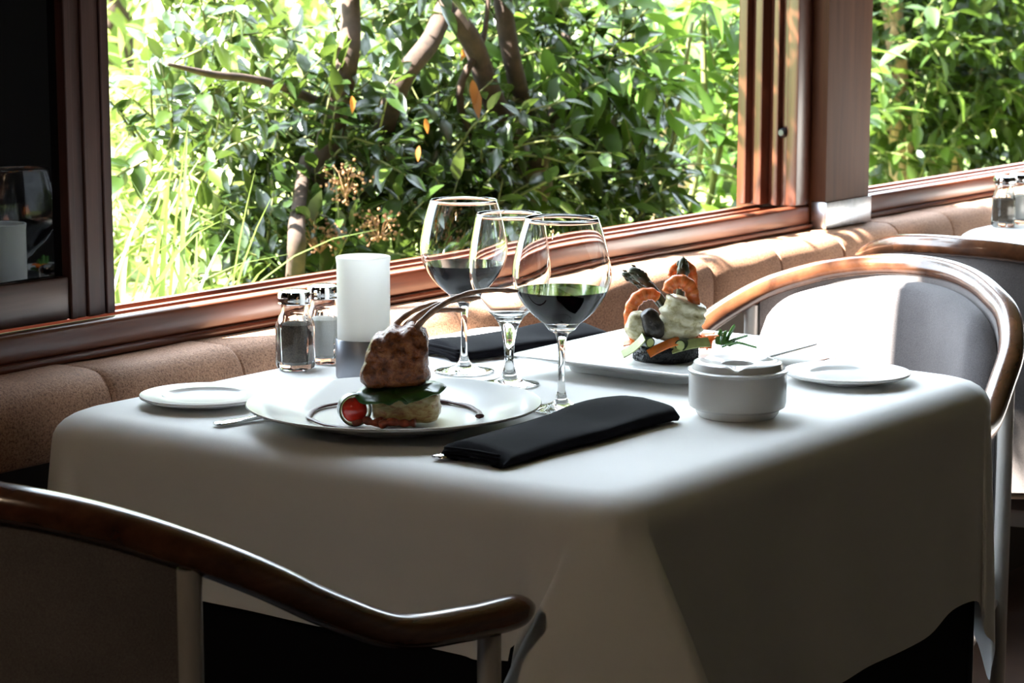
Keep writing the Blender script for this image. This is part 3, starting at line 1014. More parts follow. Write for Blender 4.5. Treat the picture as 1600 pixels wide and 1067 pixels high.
# spinach leaves between gratin and meat
for k, (x, y, w, d, rz, ll) in enumerate(((-0.012, -0.012, 0.034, 0.030, 0.3, 'dark green spinach leaf drooping over the left of the gratin'), (0.018, -0.008, 0.028, 0.030, -0.5, 'dark green spinach leaf lying under the right of the meat'))):
    mb = MB()
    G = 14
    vs, fs = [], []
    for i in range(G + 1):
        for j in range(G + 1):
            u, v_ = i / G * 2 - 1, j / G * 2 - 1
            s = math.sqrt(max(0.02, 1 - v_ * v_ * 0.85))
            xx, yy = u * w * s, v_ * d
            r2 = (xx / w) ** 2 + (yy / d) ** 2
            zz = 0.0030 - 0.0085 * max(0, r2 - 0.35) ** 1.4 + 0.0022 * math.sin(u * 5 + k) * math.cos(v_ * 6) + 0.0012 * noise.noise(Vector((u * 4, v_ * 4, k)))
            vs.append((xx, yy, zz))
    for i in range(G):
        for j in range(G):
            a = i * (G + 1) + j
            fs.append((a, a + 1, a + G + 2, a + G + 1))
    mb.add(vs, fs)
    so_ = mb.build('spinach_leaf', M['spinach'], loc=LW(x, y, 0.0335 + 0.0012 * k), sharp=0)
    so_.rotation_euler = (0.12, -0.05, RZL + rz)
    md = so_.modifiers.new('thick', 'SOLIDIFY')
    md.thickness = 0.0012
    tag(so_, ll, 'food', 'spinach leaves in the lamb stack')

# lamb rack: meat body and bones
lam = empty('lamb_rack', LW(-0.008, 0.0, 0.0365), RZL, 'roast rack of lamb with long thin bones standing on the gratin', 'meat')
bm = bmesh.new()
bmesh.ops.create_icosphere(bm, subdivisions=6, radius=1)
for q in bm.verts:
    d = q.co.normalized()
    pw = 4.2
    s = (abs(d.x) ** pw + abs(d.y) ** pw + abs(d.z) ** pw) ** (-1 / pw)
    p = Vector((d.x * s * 0.0365, d.y * s * 0.026, d.z * s * 0.030))
    # lean: the top shifts right, left flank slopes
    hz = (p.z + 0.030) / 0.060
    p.x = p.x * (1.0 - 0.30 * hz) + 0.012 * hz
    p.z += 0.004 * (p.x / 0.036) * hz
    nz = noise.fractal(p * 55 + Vector((3, 1, 2)), 1.0, 2.0, 4)
    n2 = noise.noise(p * 190)
    p += d * (0.0026 * nz + 0.0007 * n2)
    if d.z > 0.3:
        p.z += 0.0022 * math.sin(p.x * 330 + 1.0)     # ribs along the top
    p.x += 0.004 * math.exp(-((hz - 0.12) / 0.14) ** 2) * (1 if d.x > 0.4 else 0)
    q.co = p + Vector((0, 0, 0.031))
bm.verts.index_update()
mb = MB().add([q.co[:] for q in bm.verts], [[q.index for q in f.verts] for f in bm.faces])
bm.free()
mb.build('meat', M['lamb'], lam, sharp=0)
bones = [
    [(0.020, -0.010, 0.050), (0.030, -0.010, 0.066), (0.050, -0.008, 0.083), (0.075, -0.006, 0.0945), (0.101, -0.004, 0.0985), (0.128, -0.003, 0.0975)],
    [(0.012, 0.006, 0.052), (0.022, 0.008, 0.066), (0.040, 0.011, 0.078), (0.062, 0.014, 0.0855), (0.090, 0.018, 0.088)],
    [(0.008, 0.016, 0.052), (0.020, 0.020, 0.064), (0.036, 0.026, 0.0715), (0.056, 0.033, 0.0735), (0.074, 0.040, 0.072)],
    [(0.000, 0.012, 0.054), (0.010, 0.020, 0.066), (0.026, 0.032, 0.0745), (0.046, 0.046, 0.0790)],
]
for k, b in enumerate(bones):
    pp = catmull(b, 5)
    rad = [0.0036 - 0.0014 * i / (len(pp) - 1) + 0.0003 * math.sin(i * 1.7 + k) for i in range(len(pp))]
    rad[-1] *= 0.7
    rad[-3] *= 1.15
    MB().tube(pp, rad, 9).build('bone', M['bone'], lam, sharp=0)

# cherry tomato set in a zucchini ring
zr = MB()
seg = 40
rings = []
for r, x in ((0.0152, -0.006), (0.0165, -0.0065), (0.0168, 0.0), (0.0165, 0.0065), (0.0152, 0.006), (0.0140, 0.0055), (0.0136, 0.0), (0.0140, -0.0055)):
    rings.append([(r * math.cos(2 * PI * k / seg), x, 0.0168 + r * math.sin(2 * PI * k / seg) * 1.0) for k in range(seg)])
rings.append(rings[0])
zr.loft(rings, True, False, False, mi=[1, 1, 1, 1, 0, 0, 0, 0])
zo = zr.build('zucchini_ring', [M['zucchini'], M['zucchini_skin']], loc=LW(-0.044, -0.020, 0.0002), sharp=40)
zo.rotation_euler = (0, 0, RZL + 0.25)
tag(zo, 'dark-rimmed zucchini ring round the cherry tomato', 'food')
tm = MB()
lump(tm, (0, 0, 0.0168), (0.0128, 0.0125, 0.0128), 0.02, 40, 2.1, 4, 2)
to = tm.build('cherry_tomato', M['tomato'], loc=LW(-0.0438, -0.022, 0.0002), sharp=0)
to.rotation_euler = (0, 0, RZL + 0.25)
tag(to, 'red cherry tomato in front of the gratin', 'food')
for k, (x, y, L, bend, ll) in enumerate(((-0.030, -0.030, 0.030, 0.004, 'reddish bacon strip beside the cherry tomato'), (0.0, -0.036, 0.034, -0.003, 'reddish bacon strip along the foot of the gratin'),
                                         (-0.014, -0.034, 0.014, 0.003, 'short dark bacon piece between two bacon strips'))):
    mb = MB()
    pts = catmull([(-L / 2, 0, 0.003), (-L / 6, bend, 0.0065), (L / 6, -bend * 0.4, 0.0045), (L / 2, bend * 0.7, 0.0055)], 6)
    mb.tube(pts, [0.0028 + 0.0022 * abs(math.sin(i * 0.55 + k)) for i in range(len(pts))], 9, 0.9)
    bo = mb.build('bacon_strip', M['bacon'], loc=LW(x, y, 0.0012), sharp=0)
    bo.rotation_euler = (0, 0, RZL)
    tag(bo, ll, 'food', 'bacon strips in the lamb dish')
# sauce drizzled round the plate well
pts = []
rs = random.Random(3)
for k in range(90):
    a = math.radians(-62 + 300 * k / 89)
    r = 0.0872 + 0.0025 * noise.noise(Vector((math.cos(a) * 4, math.sin(a) * 4, 1.0)))
    pts.append((r * math.cos(a), r * math.sin(a), 0.0077))
rad = [0.0025 + 0.0028 * abs(noise.noise(Vector((k * 0.12, 2.0, 5.0)))) for k in range(90)]
rad[0] = rad[1] = 0.0046
so_ = MB().tube(pts, rad, 8, 0.5, up=(0, 0, 1)).build('sauce_drizzle', M['sauce'], loc=(PX, PY, TZ + 0.0016), sharp=0)
tag(so_, 'thin ring of dark brown sauce round the lamb plate', 'sauce')

# ================================================================== seafood tower
SX, SY_ = 0.216, -0.034
SZ = TZ + 0.0006 + 0.0134
rs_ = Matrix.Rotation(math.radians(-54), 3, 'Z')


def SW(x, y, z):
    q = rs_ @ Vector((x, y, 0))
    return (SX + q.x, SY_ + q.y, SZ + z)


def food(mb, name, mat, pos, label, group=None, rot=(0, 0, 0), sharp=0, cat='food'):
    o = mb.build(name, mat, loc=SW(*pos), sharp=sharp)
    o.rotation_euler = (rot[0], rot[1], RZL + rot[2])
    tag(o, label, cat, group)
    return o


# black rice base
mb = MB()
rings = []
for r, z in ((0.001, 0.0), (0.035, 0.0), (0.0375, 0.003), (0.0378, 0.014), (0.036, 0.0175), (0.001, 0.0185)):
    rings.append([((r + (0.0012 * noise.noise(Vector((k, z * 300, 1))) if r > 0.01 else 0)) * math.cos(2 * PI * k / 60), (r + (0.0012 * noise.noise(Vector((k, z * 300, 1))) if r > 0.01 else 0)) * math.sin(2 * PI * k / 60), z) for k in range(60)])
food(mb.loft(rings), 'black_rice_cake', M['black_rice'], (0, 0, 0), 'round black rice cake at the foot of the seafood tower')
# grains
mb = MB()
for k in range(520):
    a = random.uniform(0, 2 * PI)
    z = random.uniform(0.001, 0.0165)
    r = 0.0376
    c = Vector((r * math.cos(a), r * math.sin(a), z))
    d = Vector((-math.sin(a) * random.uniform(-1, 1), math.cos(a) * random.uniform(-1, 1), random.uniform(-1, 1))).normalized() * 0.0014
    mb.tube([c - d, c, c + d], [0.0003, 0.0009, 0.0003], 5)
gr = mb.build('rice_grains', M['black_rice'], loc=(0, 0, 0), sharp=0)
gr.parent = bpy.data.objects['black_rice_cake']
gr['kind'] = 'stuff'


def ribbon(L, w, curl, th=0.0016, roll=False):
    """strip of vegetable: bends over an edge; rolled end if asked"""
    mb = MB()
    rings = []
    n = 16
    pts = []
    ang, x, z = 0.12, -L / 2, 0.0
    for i in range(n + 1):
        pts.append((x, z, ang))
        ang -= curl / n * (0.4 + 1.2 * i / n) if not roll else curl / n
        x += math.cos(ang) * L / n
        z += math.sin(ang) * L / n
    for x, z, a in pts:
        nx, nz = -math.sin(a), math.cos(a)
        rings.append([(x + nx * th * s, y, z + nz * th * s) for y, s in ((-w / 2, 0), (-w / 2 * 0.9, -0.5), (w / 2 * 0.9, -0.5), (w / 2, 0), (w / 2 * 0.9, 0.5), (-w / 2 * 0.9, 0.5))])
    return mb.loft(rings)


vg = 'vegetable strips in the seafood tower'
food(ribbon(0.040, 0.013, 0.5), 'carrot_strip', M['carrot'], (-0.004, -0.034, 0.020), 'broad orange carrot strip slanting across the front of the rice cake', vg, (0.65, -0.45, 0.10), 30)
food(ribbon(0.036, 0.012, 0.4), 'carrot_strip', M['carrot'], (0.022, -0.024, 0.0225), 'orange carrot strip tucked under the right zucchini strip', vg, (0.3, -0.2, 0.35), 30)
food(ribbon(0.032, 0.010, 0.4), 'carrot_strip', M['carrot'], (-0.034, -0.018, 0.022), 'orange carrot strip at the left of the tower', vg, (0.5, -0.15, -0.3), 30)
food(ribbon(0.034, 0.013, -0.7), 'zucchini_strip', M['zucchini'], (-0.036, -0.030, 0.0165), 'pale zucchini strip hanging at the left of the rice cake', vg, (0.6, -0.40, 0.05), 30)
food(ribbon(0.046, 0.014, 0.5), 'zucchini_strip', M['zucchini'], (0.026, -0.032, 0.0215), 'long pale green zucchini strip at the right of the rice cake', vg, (0.75, -0.22, 0.1), 30)


def zroll(L, r):
    mb = MB()
    rings = []
    for s, x in ((0.2, 0.001), (0.75, 0.0), (0.8, 0.001), (0.98, 0.0), (1, 0.003), (1, L - 0.002), (0.96, L), (0.2, L)):
        rings.append([(r * s * math.cos(2 * PI * k / 24), x, r * s * math.sin(2 * PI * k / 24)) for k in range(24)])
    mb.loft(rings, mi=[0, 0, 1, 1, 1, 1, 0])
    return mb


food(zroll(0.024, 0.0062), 'zucchini_roll', [M['zucchini'], M['zucchini_skin']], (-0.020, -0.036, 0.0245), 'small rolled zucchini slice left of the carrot strip', vg, (0, 0, 0.5), 40)
food(zroll(0.026, 0.0068), 'zucchini_roll', [M['zucchini'], M['zucchini_skin']], (0.014, -0.038, 0.0215), 'small rolled zucchini slice right of the carrot strip', vg, (0, 0, -0.4), 40)

# fish rolls
mb = MB()
rings = []
for i in range(25):
    u = i / 24
    z = 0.048 * u
    base = 0.0225 + 0.0035 * math.sin(PI * u) + 0.0012 * math.sin(u * 22)
    rings.append([((base * (1 + 0.06 * noise.noise(Vector((math.cos(2 * PI * k / 36), math.sin(2 * PI * k / 36), u * 4)))) + 0.0008 * math.sin(u * 38 + k * 0.15)) * math.cos(2 * PI * k / 36) + 0.006 * u, base * 0.75 * math.sin(2 * PI * k / 36), z - 0.004 * math.cos(2 * PI * k / 36) * u) for k in range(36)])
food(mb.loft(rings), 'fish_fillet', M['fish'], (0.010, -0.008, 0.0235), 'large pale grilled fish roll in the middle of the seafood tower', 'fish rolls', (0.10, 0.16, 0))
mb = MB()
lump(mb, (0, 0, 0), (0.016, 0.014, 0.017), 0.10, 70, 2.6, 4, 8)
food(mb, 'fish_fillet', M['fish'], (-0.031, -0.012, 0.040), 'smaller pale fish piece at the left of the tower', 'fish rolls', (0, 0.3, 0))
mb = MB()
lump(mb, (0, 0, 0), (0.012, 0.010, 0.019), 0.14, 80, 2.2, 4, 5)
food(mb, 'mushroom_piece', M['mushroom'], (-0.017, -0.024, 0.044), 'dark grilled mushroom piece leaning on the fish', None, (0, -0.45, 0))


def prawn(pts, r, label, pos, rot=(0, 0, 0)):
    o = empty('prawn', SW(*pos), RZL + rot[2], label, 'prawn', 'prawns in the seafood tower')
    pp = catmull(pts, 7)
    n = len(pp)
    rad, mi = [], []
    for i in range(n):
        u = i / (n - 1)
        rr = r * (0.56 + 0.5 * math.sin(PI * min(u * 1.05 + 0.12, 1)) - 0.55 * max(0, u - 0.55))
        rad.append(rr * (1 + 0.07 * math.sin(i * 2 * PI / 5)))
        mi.append(1 if (i % 5) in (0, 1) else 0)
    rad[0] *= 0.4
    MB().tube(pp, rad, 14, 0.85, up=(0, 1, 0.01), mi=mi[:-1]).build('body', [M['prawn_o'], M['prawn_w']], o, sharp=0)
    e = pp[-1]
    d = (pp[-1] - pp[-3]).normalized()
    s = Vector((0, 1, 0))
    tf = MB()
    for k in (-1, 0, 1):
        dd = (d + s * 0.45 * k).normalized()
        tf.tube([e - d * 0.001, e + dd * 0.006, e + dd * 0.012], [0.0012, 0.0026, 0.0006], 8, 0.35)
    tf.build('tail_fan', M['prawn_o'], o, sharp=0)
    return o


prawn([(-0.013, 0, 0.013), (-0.009, 0, 0.022), (0.001, 0, 0.0265), (0.011, 0, 0.022), (0.017, 0, 0.009), (0.020, 0, -0.010), (0.022, 0, -0.028), (0.023, 0, -0.040)], 0.0080, 'orange prawn arching over the top right of the fish roll', (0.013, -0.010, 0.065))
prawn([(-0.010, 0, 0.010), (-0.006, 0, 0.020), (0.003, 0, 0.024), (0.012, 0, 0.019), (0.016, 0, 0.006), (0.017, 0, -0.012), (0.017, 0, -0.026)], 0.0066, 'orange prawn standing behind the upright asparagus', (0.017, 0.022, 0.082))
prawn([(0.016, 0, 0.016), (0.006, 0, 0.021), (-0.006, 0, 0.018), (-0.015, 0, 0.007), (-0.019, 0, -0.008), (-0.018, 0, -0.024), (-0.014, 0, -0.036)], 0.0076, 'orange prawn curling down the left of the tower', (-0.024, 0.002, 0.0545))


def spear(pts, r, label):
    pp = catmull([SW(*p) for p in pts], 7)
    n = len(pp)
    base = pp[0].copy()
    o = empty('asparagus_spear', base, 0, label, 'asparagus', 'asparagus spears in the seafood tower')
    loc = [p - base for p in pp]
    rad = []
    for i in range(n):
        u = i / (n - 1)
        rad.append(r * (0.78 if u < 0.5 else (0.78 + 0.5 * (u - 0.5) / 0.25 if u < 0.75 else 1.03 * math.sqrt(max(0.02, 1 - ((u - 0.75) / 0.25) ** 2)))))
    MB().tube(loc, rad, 12).build('stalk', M['asparagus'], o, sharp=0)
    sc = MB()
    d = (loc[-1] - loc[-5]).normalized()
    a0 = d.orthogonal().normalized()
    for k in range(14):
        u = 0.45 + 0.5 * k / 14
        p = loc[int(u * (n - 1))]
        rr = rad[int(u * (n - 1))]
        nn = Matrix.Rotation(k * 2.4, 3, d) @ a0
        p0 = p + nn * rr * 0.85
        sc.tube([p0 - d * 0.002, p0 + nn * 0.0008 + d * 0.001, p0 + nn * 0.0003 + d * 0.0055], [0.0008, 0.0019, 0.0004], 6)
    sc.build('tip_scales', M['asparagus'], o, sharp=0)


spear([(0.012, 0.012, 0.040), (0.017, 0.008, 0.075), (0.0195, 0.006, 0.100), (0.0195, 0.006, 0.118)], 0.0063, 'asparagus spear standing upright at the top of the tower')
spear([(0.004, 0.010, 0.055), (-0.012, 0.014, 0.076), (-0.028, 0.018, 0.093), (-0.042, 0.020, 0.103)], 0.0066, 'thick asparagus spear leaning out to the left')
spear([(-0.004, 0.022, 0.058), (-0.020, 0.026, 0.076), (-0.036, 0.030, 0.089), (-0.050, 0.032, 0.096)], 0.0045, 'thin asparagus spear behind the leaning one')

# garnish: carrot flower piece and parsley
cf = empty('carrot_flower', SW(0.050, 0.055, 0.0020), RZL, 'orange curled carrot garnish behind the tower on the right', 'garnish')
for k in range(5):
    a = 2 * PI * k / 5
    rb = ribbon(0.030, 0.016, 1.5, 0.0016)
    po = rb.build('petal', M['carrot'], cf, loc=(0.008 * math.cos(a), 0.008 * math.sin(a), 0.014 + 0.0006 * k), sharp=30)
    po.rotation_euler = (0, -1.15, a)
hb = empty('parsley_sprig', SW(0.070, 0.048, 0.0016), RZL, 'green parsley sprig beside the carrot garnish', 'herb')
stems = [((0, 0, 0.004), (0.016, -0.004, 0.010), (0.036, -0.008, 0.006)), ((0, 0, 0.004), (0.006, 0.004, 0.014), (0.013, 0.007, 0.026)), ((0, 0, 0.004), (-0.002, -0.002, 0.012), (0.0, -0.004, 0.022)), ((0, 0, 0.004), (0.012, 0.0, 0.012), (0.026, 0.0, 0.017))]
for b in stems:
    mb = MB()
    pp = catmull(b, 6)
    mb.tube(pp, 0.0006, 6)
    for i in range(2, len(pp)):
        d = (pp[min(i + 1, len(pp) - 1)] - pp[i - 1]).normalized()
        sd = d.cross(Vector((0.2, 0.3, 1))).normalized()
        for s in (-1, 1):
            for q in (0.3, 0.9):
                dd = (d * q + sd * s).normalized()
                L = 0.0120 * (1 - 0.5 * i / len(pp))
                mb.tube([pp[i], pp[i] + dd * L * 0.5, pp[i] + dd * L], [0.0004, 0.0024, 0.0002], 6, 0.35)
    mb.build('frond', M['herb'], hb, sharp=0)

# ================================================================== the garden outside
def leaf_template(kind, n=5):
    prof = {'oval': [(0, 0.05), (0.12, 0.26), (0.35, 0.42), (0.62, 0.36), (0.85, 0.17), (1.0, 0.0)],
            'lance': [(0, 0.03), (0.12, 0.19), (0.35, 0.33), (0.62, 0.27), (0.85, 0.12), (1.0, 0.0)],
            'simple': [(0, 0.05), (0.45, 0.36), (1.0, 0.0)]}[kind]
    vs, fs = [], []
    for y_, w in prof:
        zc = -0.16 * y_ * y_
        vs += [(-w / 2 * 1.1, y_, zc + 0.16 * w), (0, y_, zc), (w / 2 * 1.1, y_, zc + 0.16 * w)]
    for i in range(len(prof) - 1):
        a = i * 3
        fs += [(a, a + 1, a + 4, a + 3), (a + 1, a + 2, a + 5, a + 4)]
    return np.array(vs, float), np.array(fs, int)


LT = {k: leaf_template(k) for k in ('oval', 'lance', 'simple')}


def leaf_mesh(name, kind, mat):
    v_, f_ = LT[kind]
    me = bpy.data.meshes.new(name)
    me.from_pydata(v_.tolist(), [], f_.tolist())
    me.materials.append(mat)
    me.polygons.foreach_set('use_smooth', [True] * len(me.polygons))
    return me


def bulk(name, kind, mats4, mat, parent, base):
    """many leaves as one mesh; mats4: (n,4,4) world matrices"""
    v_, f_ = LT[kind]
    n = len(mats4)
    A = np.asarray(mats4)
    P = np.einsum('nij,vj->nvi', A[:, :3, :3], v_) + A[:, None, :3, 3] - np.array(base)[None, None, :]
    Fc = (f_[None] + (np.arange(n) * len(v_))[:, None, None]).reshape(-1, 4)
    me = bpy.data.meshes.new(name)
    me.vertices.add(n * len(v_))
    me.vertices.foreach_set('co', P.reshape(-1).astype(np.float32))
    me.loops.add(len(Fc) * 4)
    me.loops.foreach_set('vertex_index', Fc.reshape(-1).astype(np.int32))
    me.polygons.add(len(Fc))
    me.polygons.foreach_set('loop_start', np.arange(0, len(Fc) * 4, 4).astype(np.int32))
    me.polygons.foreach_set('use_smooth', np.ones(len(Fc), bool))
    me.materials.append(mat)
    me.update(calc_edges=True)
    me.validate()
    o = bpy.data.objects.new(name, me)
    COL.objects.link(o)
    o.parent = parent
    o['kind'] = 'stuff'
    return o


def project(p):
    d = Vector(p) - CAM
    z = d.dot(FWD)
    if z < 0.1: return -9999, -9999, z
    return 800 + FOC * d.dot(RGT) / z, 533.5 - FOC * d.dot(UPV) / z, z


def leaf_matrix(p, d, nrm, size):
    d = d.normalized()
    n_ = (nrm - d * nrm.dot(d))
    if n_.length < 1e-4: n_ = d.orthogonal()
    n_.normalize()
    x_ = d.cross(n_)
    m = Matrix.Identity(4)
    for i in range(3):
        m[i][0], m[i][1], m[i][2], m[i][3] = x_[i] * size, d[i] * size, n_[i] * size, p[i]
    return m


def rv():
    return Vector((random.gauss(0, 1), random.gauss(0, 1), random.gauss(0, 1))).normalized()


def shrub(name, label, cat, base, stems, blobs, kind, mat, size, twig_len, per_twig, bark, n_ind=300, droop=0.25, outward=0.7, group='garden plants outside the windows', fill=1.0, paired=False):
    root = empty(name, base, 0, label, cat, group)
    bv = Vector(base)
    for pts, r0, r1 in stems:
        pp = catmull(pts, 6)
        n = len(pp)
        MB().tube([p - bv for p in pp], [r0 + (r1 - r0) * i / (n - 1) + 0.002 * noise.noise(p * 9) for i, p in enumerate(pp)], 9).build('stem', bark, root, sharp=0)
    mats = []
    tw = MB()
    for (c, rad, cnt) in blobs:
        for _ in range(int(cnt * fill)):
            d = rv()
            u = random.random() ** 0.45
            p = Vector((c[0] + d.x * rad[0] * u, c[1] + d.y * rad[1] * u, c[2] + d.z * rad[2] * u))
            dr = (Vector((d.x, d.y, d.z)) * outward + Vector((0, 0, 0.45)) + rv() * 0.7).normalized()
            L = twig_len * random.uniform(0.6, 1.3)
            q = p + dr * L
            q.z -= 0.12 * L
            tw.tube([p - bv, (p + q) * 0.5 + Vector((0, 0, 0.06 * L)) - bv, q - bv], [0.0028, 0.0021, 0.0012], 4)
            side = dr.orthogonal().normalized()
            for k in range(per_twig):
                f_ = 0.15 + 0.85 * k / max(1, per_twig - 1)
                o_ = p.lerp(q, f_) + Vector((0, 0, 0.06 * L * 4 * f_ * (1 - f_) * 0.5))
                az = (k * PI + (k // 2) * PI / 2 if paired else k * 2.4) + random.uniform(-0.4, 0.4)
                out = Matrix.Rotation(az, 3, dr) @ side
                ld = dr * (0.45 + 0.55 * (f_ > 0.98)) + out * (0.9 if f_ < 0.98 else 0.25) + Vector((0, 0, -droop)) + rv() * 0.22
                nr = Vector((0, 0, 1)) + rv() * 0.55 + out * 0.25
                mats.append(leaf_matrix(o_, ld, nr, size * random.uniform(0.62, 1.18)))
    tw_o = tw.build('twigs', M['twig'], root, sharp=0, fixn=False, kind='stuff')
    # the leaves that show largest become parts of their own
    sc = []
    for i, m in enumerate(mats):
        x, y, z = project(m.translation)
        ok = 150 < x < 1600 and -30 < y < 480
        sc.append(((0 if ok else 1000) + z - 0.0, i))
    sc.sort()
    chosen = [i for s, i in sc[:n_ind] if s < 900]
    cs = set(chosen)
    me = leaf_mesh('leaf', kind, mat)
    tb = Matrix.Translation(-bv)
    for i in chosen:
        o = bpy.data.objects.new('leaf', me)
        COL.objects.link(o)
        o.parent = root
        o.matrix_local = tb @ mats[i]
    rest = [np.array(m) for i, m in enumerate(mats) if i not in cs]
    if rest:
        bulk('foliage', kind, rest, mat, root, base)
    return root


# ground: lawn rising away from the house
gv, gf = [], []
GX = np.linspace(-14, 40, 90)
GY = np.concatenate([np.linspace(0.62, 3, 18), np.linspace(3.3, 40, 40)])
for yy in GY:
    for xx in GX:
        zz = 0.28 + 0.035 * max(0, yy - 1.5) + 0.04 * noise.noise(Vector((xx * 0.8, yy * 0.8, 0))) * min(1, (yy - 0.6))
        gv.append((xx, yy, zz))
nx = len(GX)
for j in range(len(GY) - 1):
    for i in range(nx - 1):
        a = j * nx + i
        gf.append((a, a + 1, a + nx + 1, a + nx))
gr_o = MB().add(gv, gf).build('garden_ground', M['lawn'], sharp=0, fixn=False)
tag(gr_o, kind='structure')
gr_o['label'] = 'sunlit grassy ground outside the windows'


def gz(x, y):
    return 0.28 + 0.035 * max(0, y - 1.5)


def PB(px, py, yy, rx, ry, depth, n):
    """a clump of twigs round the point seen at (px, py) standing yy metres out"""
    d = FWD + RGT * (px - 800) / FOC - UPV * (py - 533.5) / FOC
    k = (yy - CAM.y) / d.y
    c = CAM + d * k
    dist = d.length * k
    return ((c.x, c.y, c.z), (rx * dist / FOC * 1.5, depth, ry * dist / FOC), n)


def PT(px, py, yy):
    d = FWD + RGT * (px - 800) / FOC - UPV * (py - 533.5) / FOC
    return CAM + d * ((yy - CAM.y) / d.y)


# main glossy shrub
random.seed(21)
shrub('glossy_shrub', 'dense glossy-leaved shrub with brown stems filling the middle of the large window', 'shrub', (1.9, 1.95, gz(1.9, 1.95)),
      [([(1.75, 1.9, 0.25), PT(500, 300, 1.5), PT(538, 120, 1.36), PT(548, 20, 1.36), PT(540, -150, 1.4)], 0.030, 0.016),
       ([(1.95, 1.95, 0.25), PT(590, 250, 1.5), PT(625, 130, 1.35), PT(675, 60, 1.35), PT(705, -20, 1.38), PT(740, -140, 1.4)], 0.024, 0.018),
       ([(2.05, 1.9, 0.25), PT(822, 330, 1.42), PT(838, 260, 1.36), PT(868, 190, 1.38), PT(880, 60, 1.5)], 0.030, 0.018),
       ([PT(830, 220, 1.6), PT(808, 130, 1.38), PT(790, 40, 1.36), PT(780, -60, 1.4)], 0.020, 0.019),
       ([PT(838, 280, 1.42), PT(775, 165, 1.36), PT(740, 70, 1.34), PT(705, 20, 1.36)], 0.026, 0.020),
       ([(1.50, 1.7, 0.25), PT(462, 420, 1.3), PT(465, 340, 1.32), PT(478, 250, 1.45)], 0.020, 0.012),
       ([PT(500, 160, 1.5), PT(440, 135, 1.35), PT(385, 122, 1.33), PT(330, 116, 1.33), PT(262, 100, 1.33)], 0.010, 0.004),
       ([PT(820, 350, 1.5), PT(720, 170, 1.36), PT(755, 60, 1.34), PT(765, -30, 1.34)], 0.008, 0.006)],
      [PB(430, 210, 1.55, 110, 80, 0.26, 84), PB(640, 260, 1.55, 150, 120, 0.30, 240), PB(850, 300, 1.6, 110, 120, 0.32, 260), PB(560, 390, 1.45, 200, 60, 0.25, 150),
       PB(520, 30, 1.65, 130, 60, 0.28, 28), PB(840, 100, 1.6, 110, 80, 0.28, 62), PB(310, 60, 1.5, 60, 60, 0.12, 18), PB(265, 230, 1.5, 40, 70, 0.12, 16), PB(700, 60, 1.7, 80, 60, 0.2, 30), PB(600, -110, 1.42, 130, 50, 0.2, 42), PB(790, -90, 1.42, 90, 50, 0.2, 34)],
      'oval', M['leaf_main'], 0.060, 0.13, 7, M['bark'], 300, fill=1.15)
root = bpy.data.objects['glossy_shrub']
bv = Vector(root.location)
# seed heads and withered leaves of the shrub
for k, (px, py, yy) in enumerate(((592, 350, 1.22), (540, 285, 1.25), (700, 385, 1.25), (680, 330, 1.3), (500, 370, 1.3))):
    d = FWD + RGT * (px - 800) / FOC - UPV * (py - 533.5) / FOC
    c = CAM + d * ((yy - CAM.y) / d.y)
    mb = MB()
    for j in range(90):
        q = rv()
        p = Vector((q.x * 0.05, q.y * 0.05, q.z * 0.042)) * random.uniform(0.35, 1.05)
        bmv = bmesh.new()
        bmesh.ops.create_icosphere(bmv, subdivisions=1, radius=random.uniform(0.0018, 0.0034))
        mb.add([(v2.co + p)[:] for v2 in bmv.verts], [[v2.index for v2 in f.verts] for f in bmv.faces])
        bmv.free()
        if j % 3 == 0:
            mb.tube([(0, 0, -0.03), p * 0.6, p], [0.0007, 0.0005, 0.0004], 4)
    mb.build('seed_head', M['flower_head'], root, loc=c - bv, fixn=False)
dl = leaf_mesh('withered_leaf', 'lance', M['dry_leaf'])
for px, py, yy, s in ((745, 138, 1.3, 0.06), (733, 60, 1.35, 0.05), (550, 150, 1.2, 0.032), (664, 185, 1.2, 0.03), (738, 125, 1.3, 0.05), (655, 228, 1.2, 0.03)):
    d = FWD + RGT * (px - 800) / FOC - UPV * (py - 533.5) / FOC
    c = CAM + d * ((yy - CAM.y) / d.y)
    o = bpy.data.objects.new('withered_leaf', dl)
    COL.objects.link(o)
    o.parent = root
    o.matrix_local = Matrix.Translation(-bv) @ leaf_matrix(c, Vector((random.uniform(-0.4, 0.4), random.uniform(-0.4, 0.4), -1)), -FWD + rv() * 0.5, s)

# bright shrub on the right of the large window
random.seed(33)
shrub('bright_shrub', 'bright green long-leaved shrub at the right end of the large window', 'shrub', (2.95, 1.75, gz(2.95, 1.75)),
      [([(2.95, 1.75, 0.25), (3.0, 1.62, 0.74), (2.98, 1.6, 1.14), (2.95, 1.55, 1.6)], 0.010, 0.006),
       ([(2.75, 1.7, 0.25), (2.69, 1.6, 0.61), (2.60, 1.58, 0.92), (2.55, 1.5, 1.3)], 0.010, 0.006),
       ([(3.2, 1.8, 0.25), (3.25, 1.7, 0.8), (3.3, 1.65, 1.4)], 0.012, 0.006),
       ([(2.5, 1.5, 0.3), (2.48, 1.4, 0.7), (2.52, 1.35, 1.1)], 0.008, 0.005)],
      [((3.06, 1.6, 0.78), (0.15, 0.22, 0.30), 44), PB(920, 70, 1.45, 80, 80, 0.2, 36), ((3.08, 1.6, 1.08), (0.22, 0.3, 0.16), 26), ((3.42, 1.75, 0.7), (0.25, 0.25, 0.4), 70)],
      'lance', M['leaf_right'], 0.112, 0.20, 8, M['twig'], 300, droop=0.08)

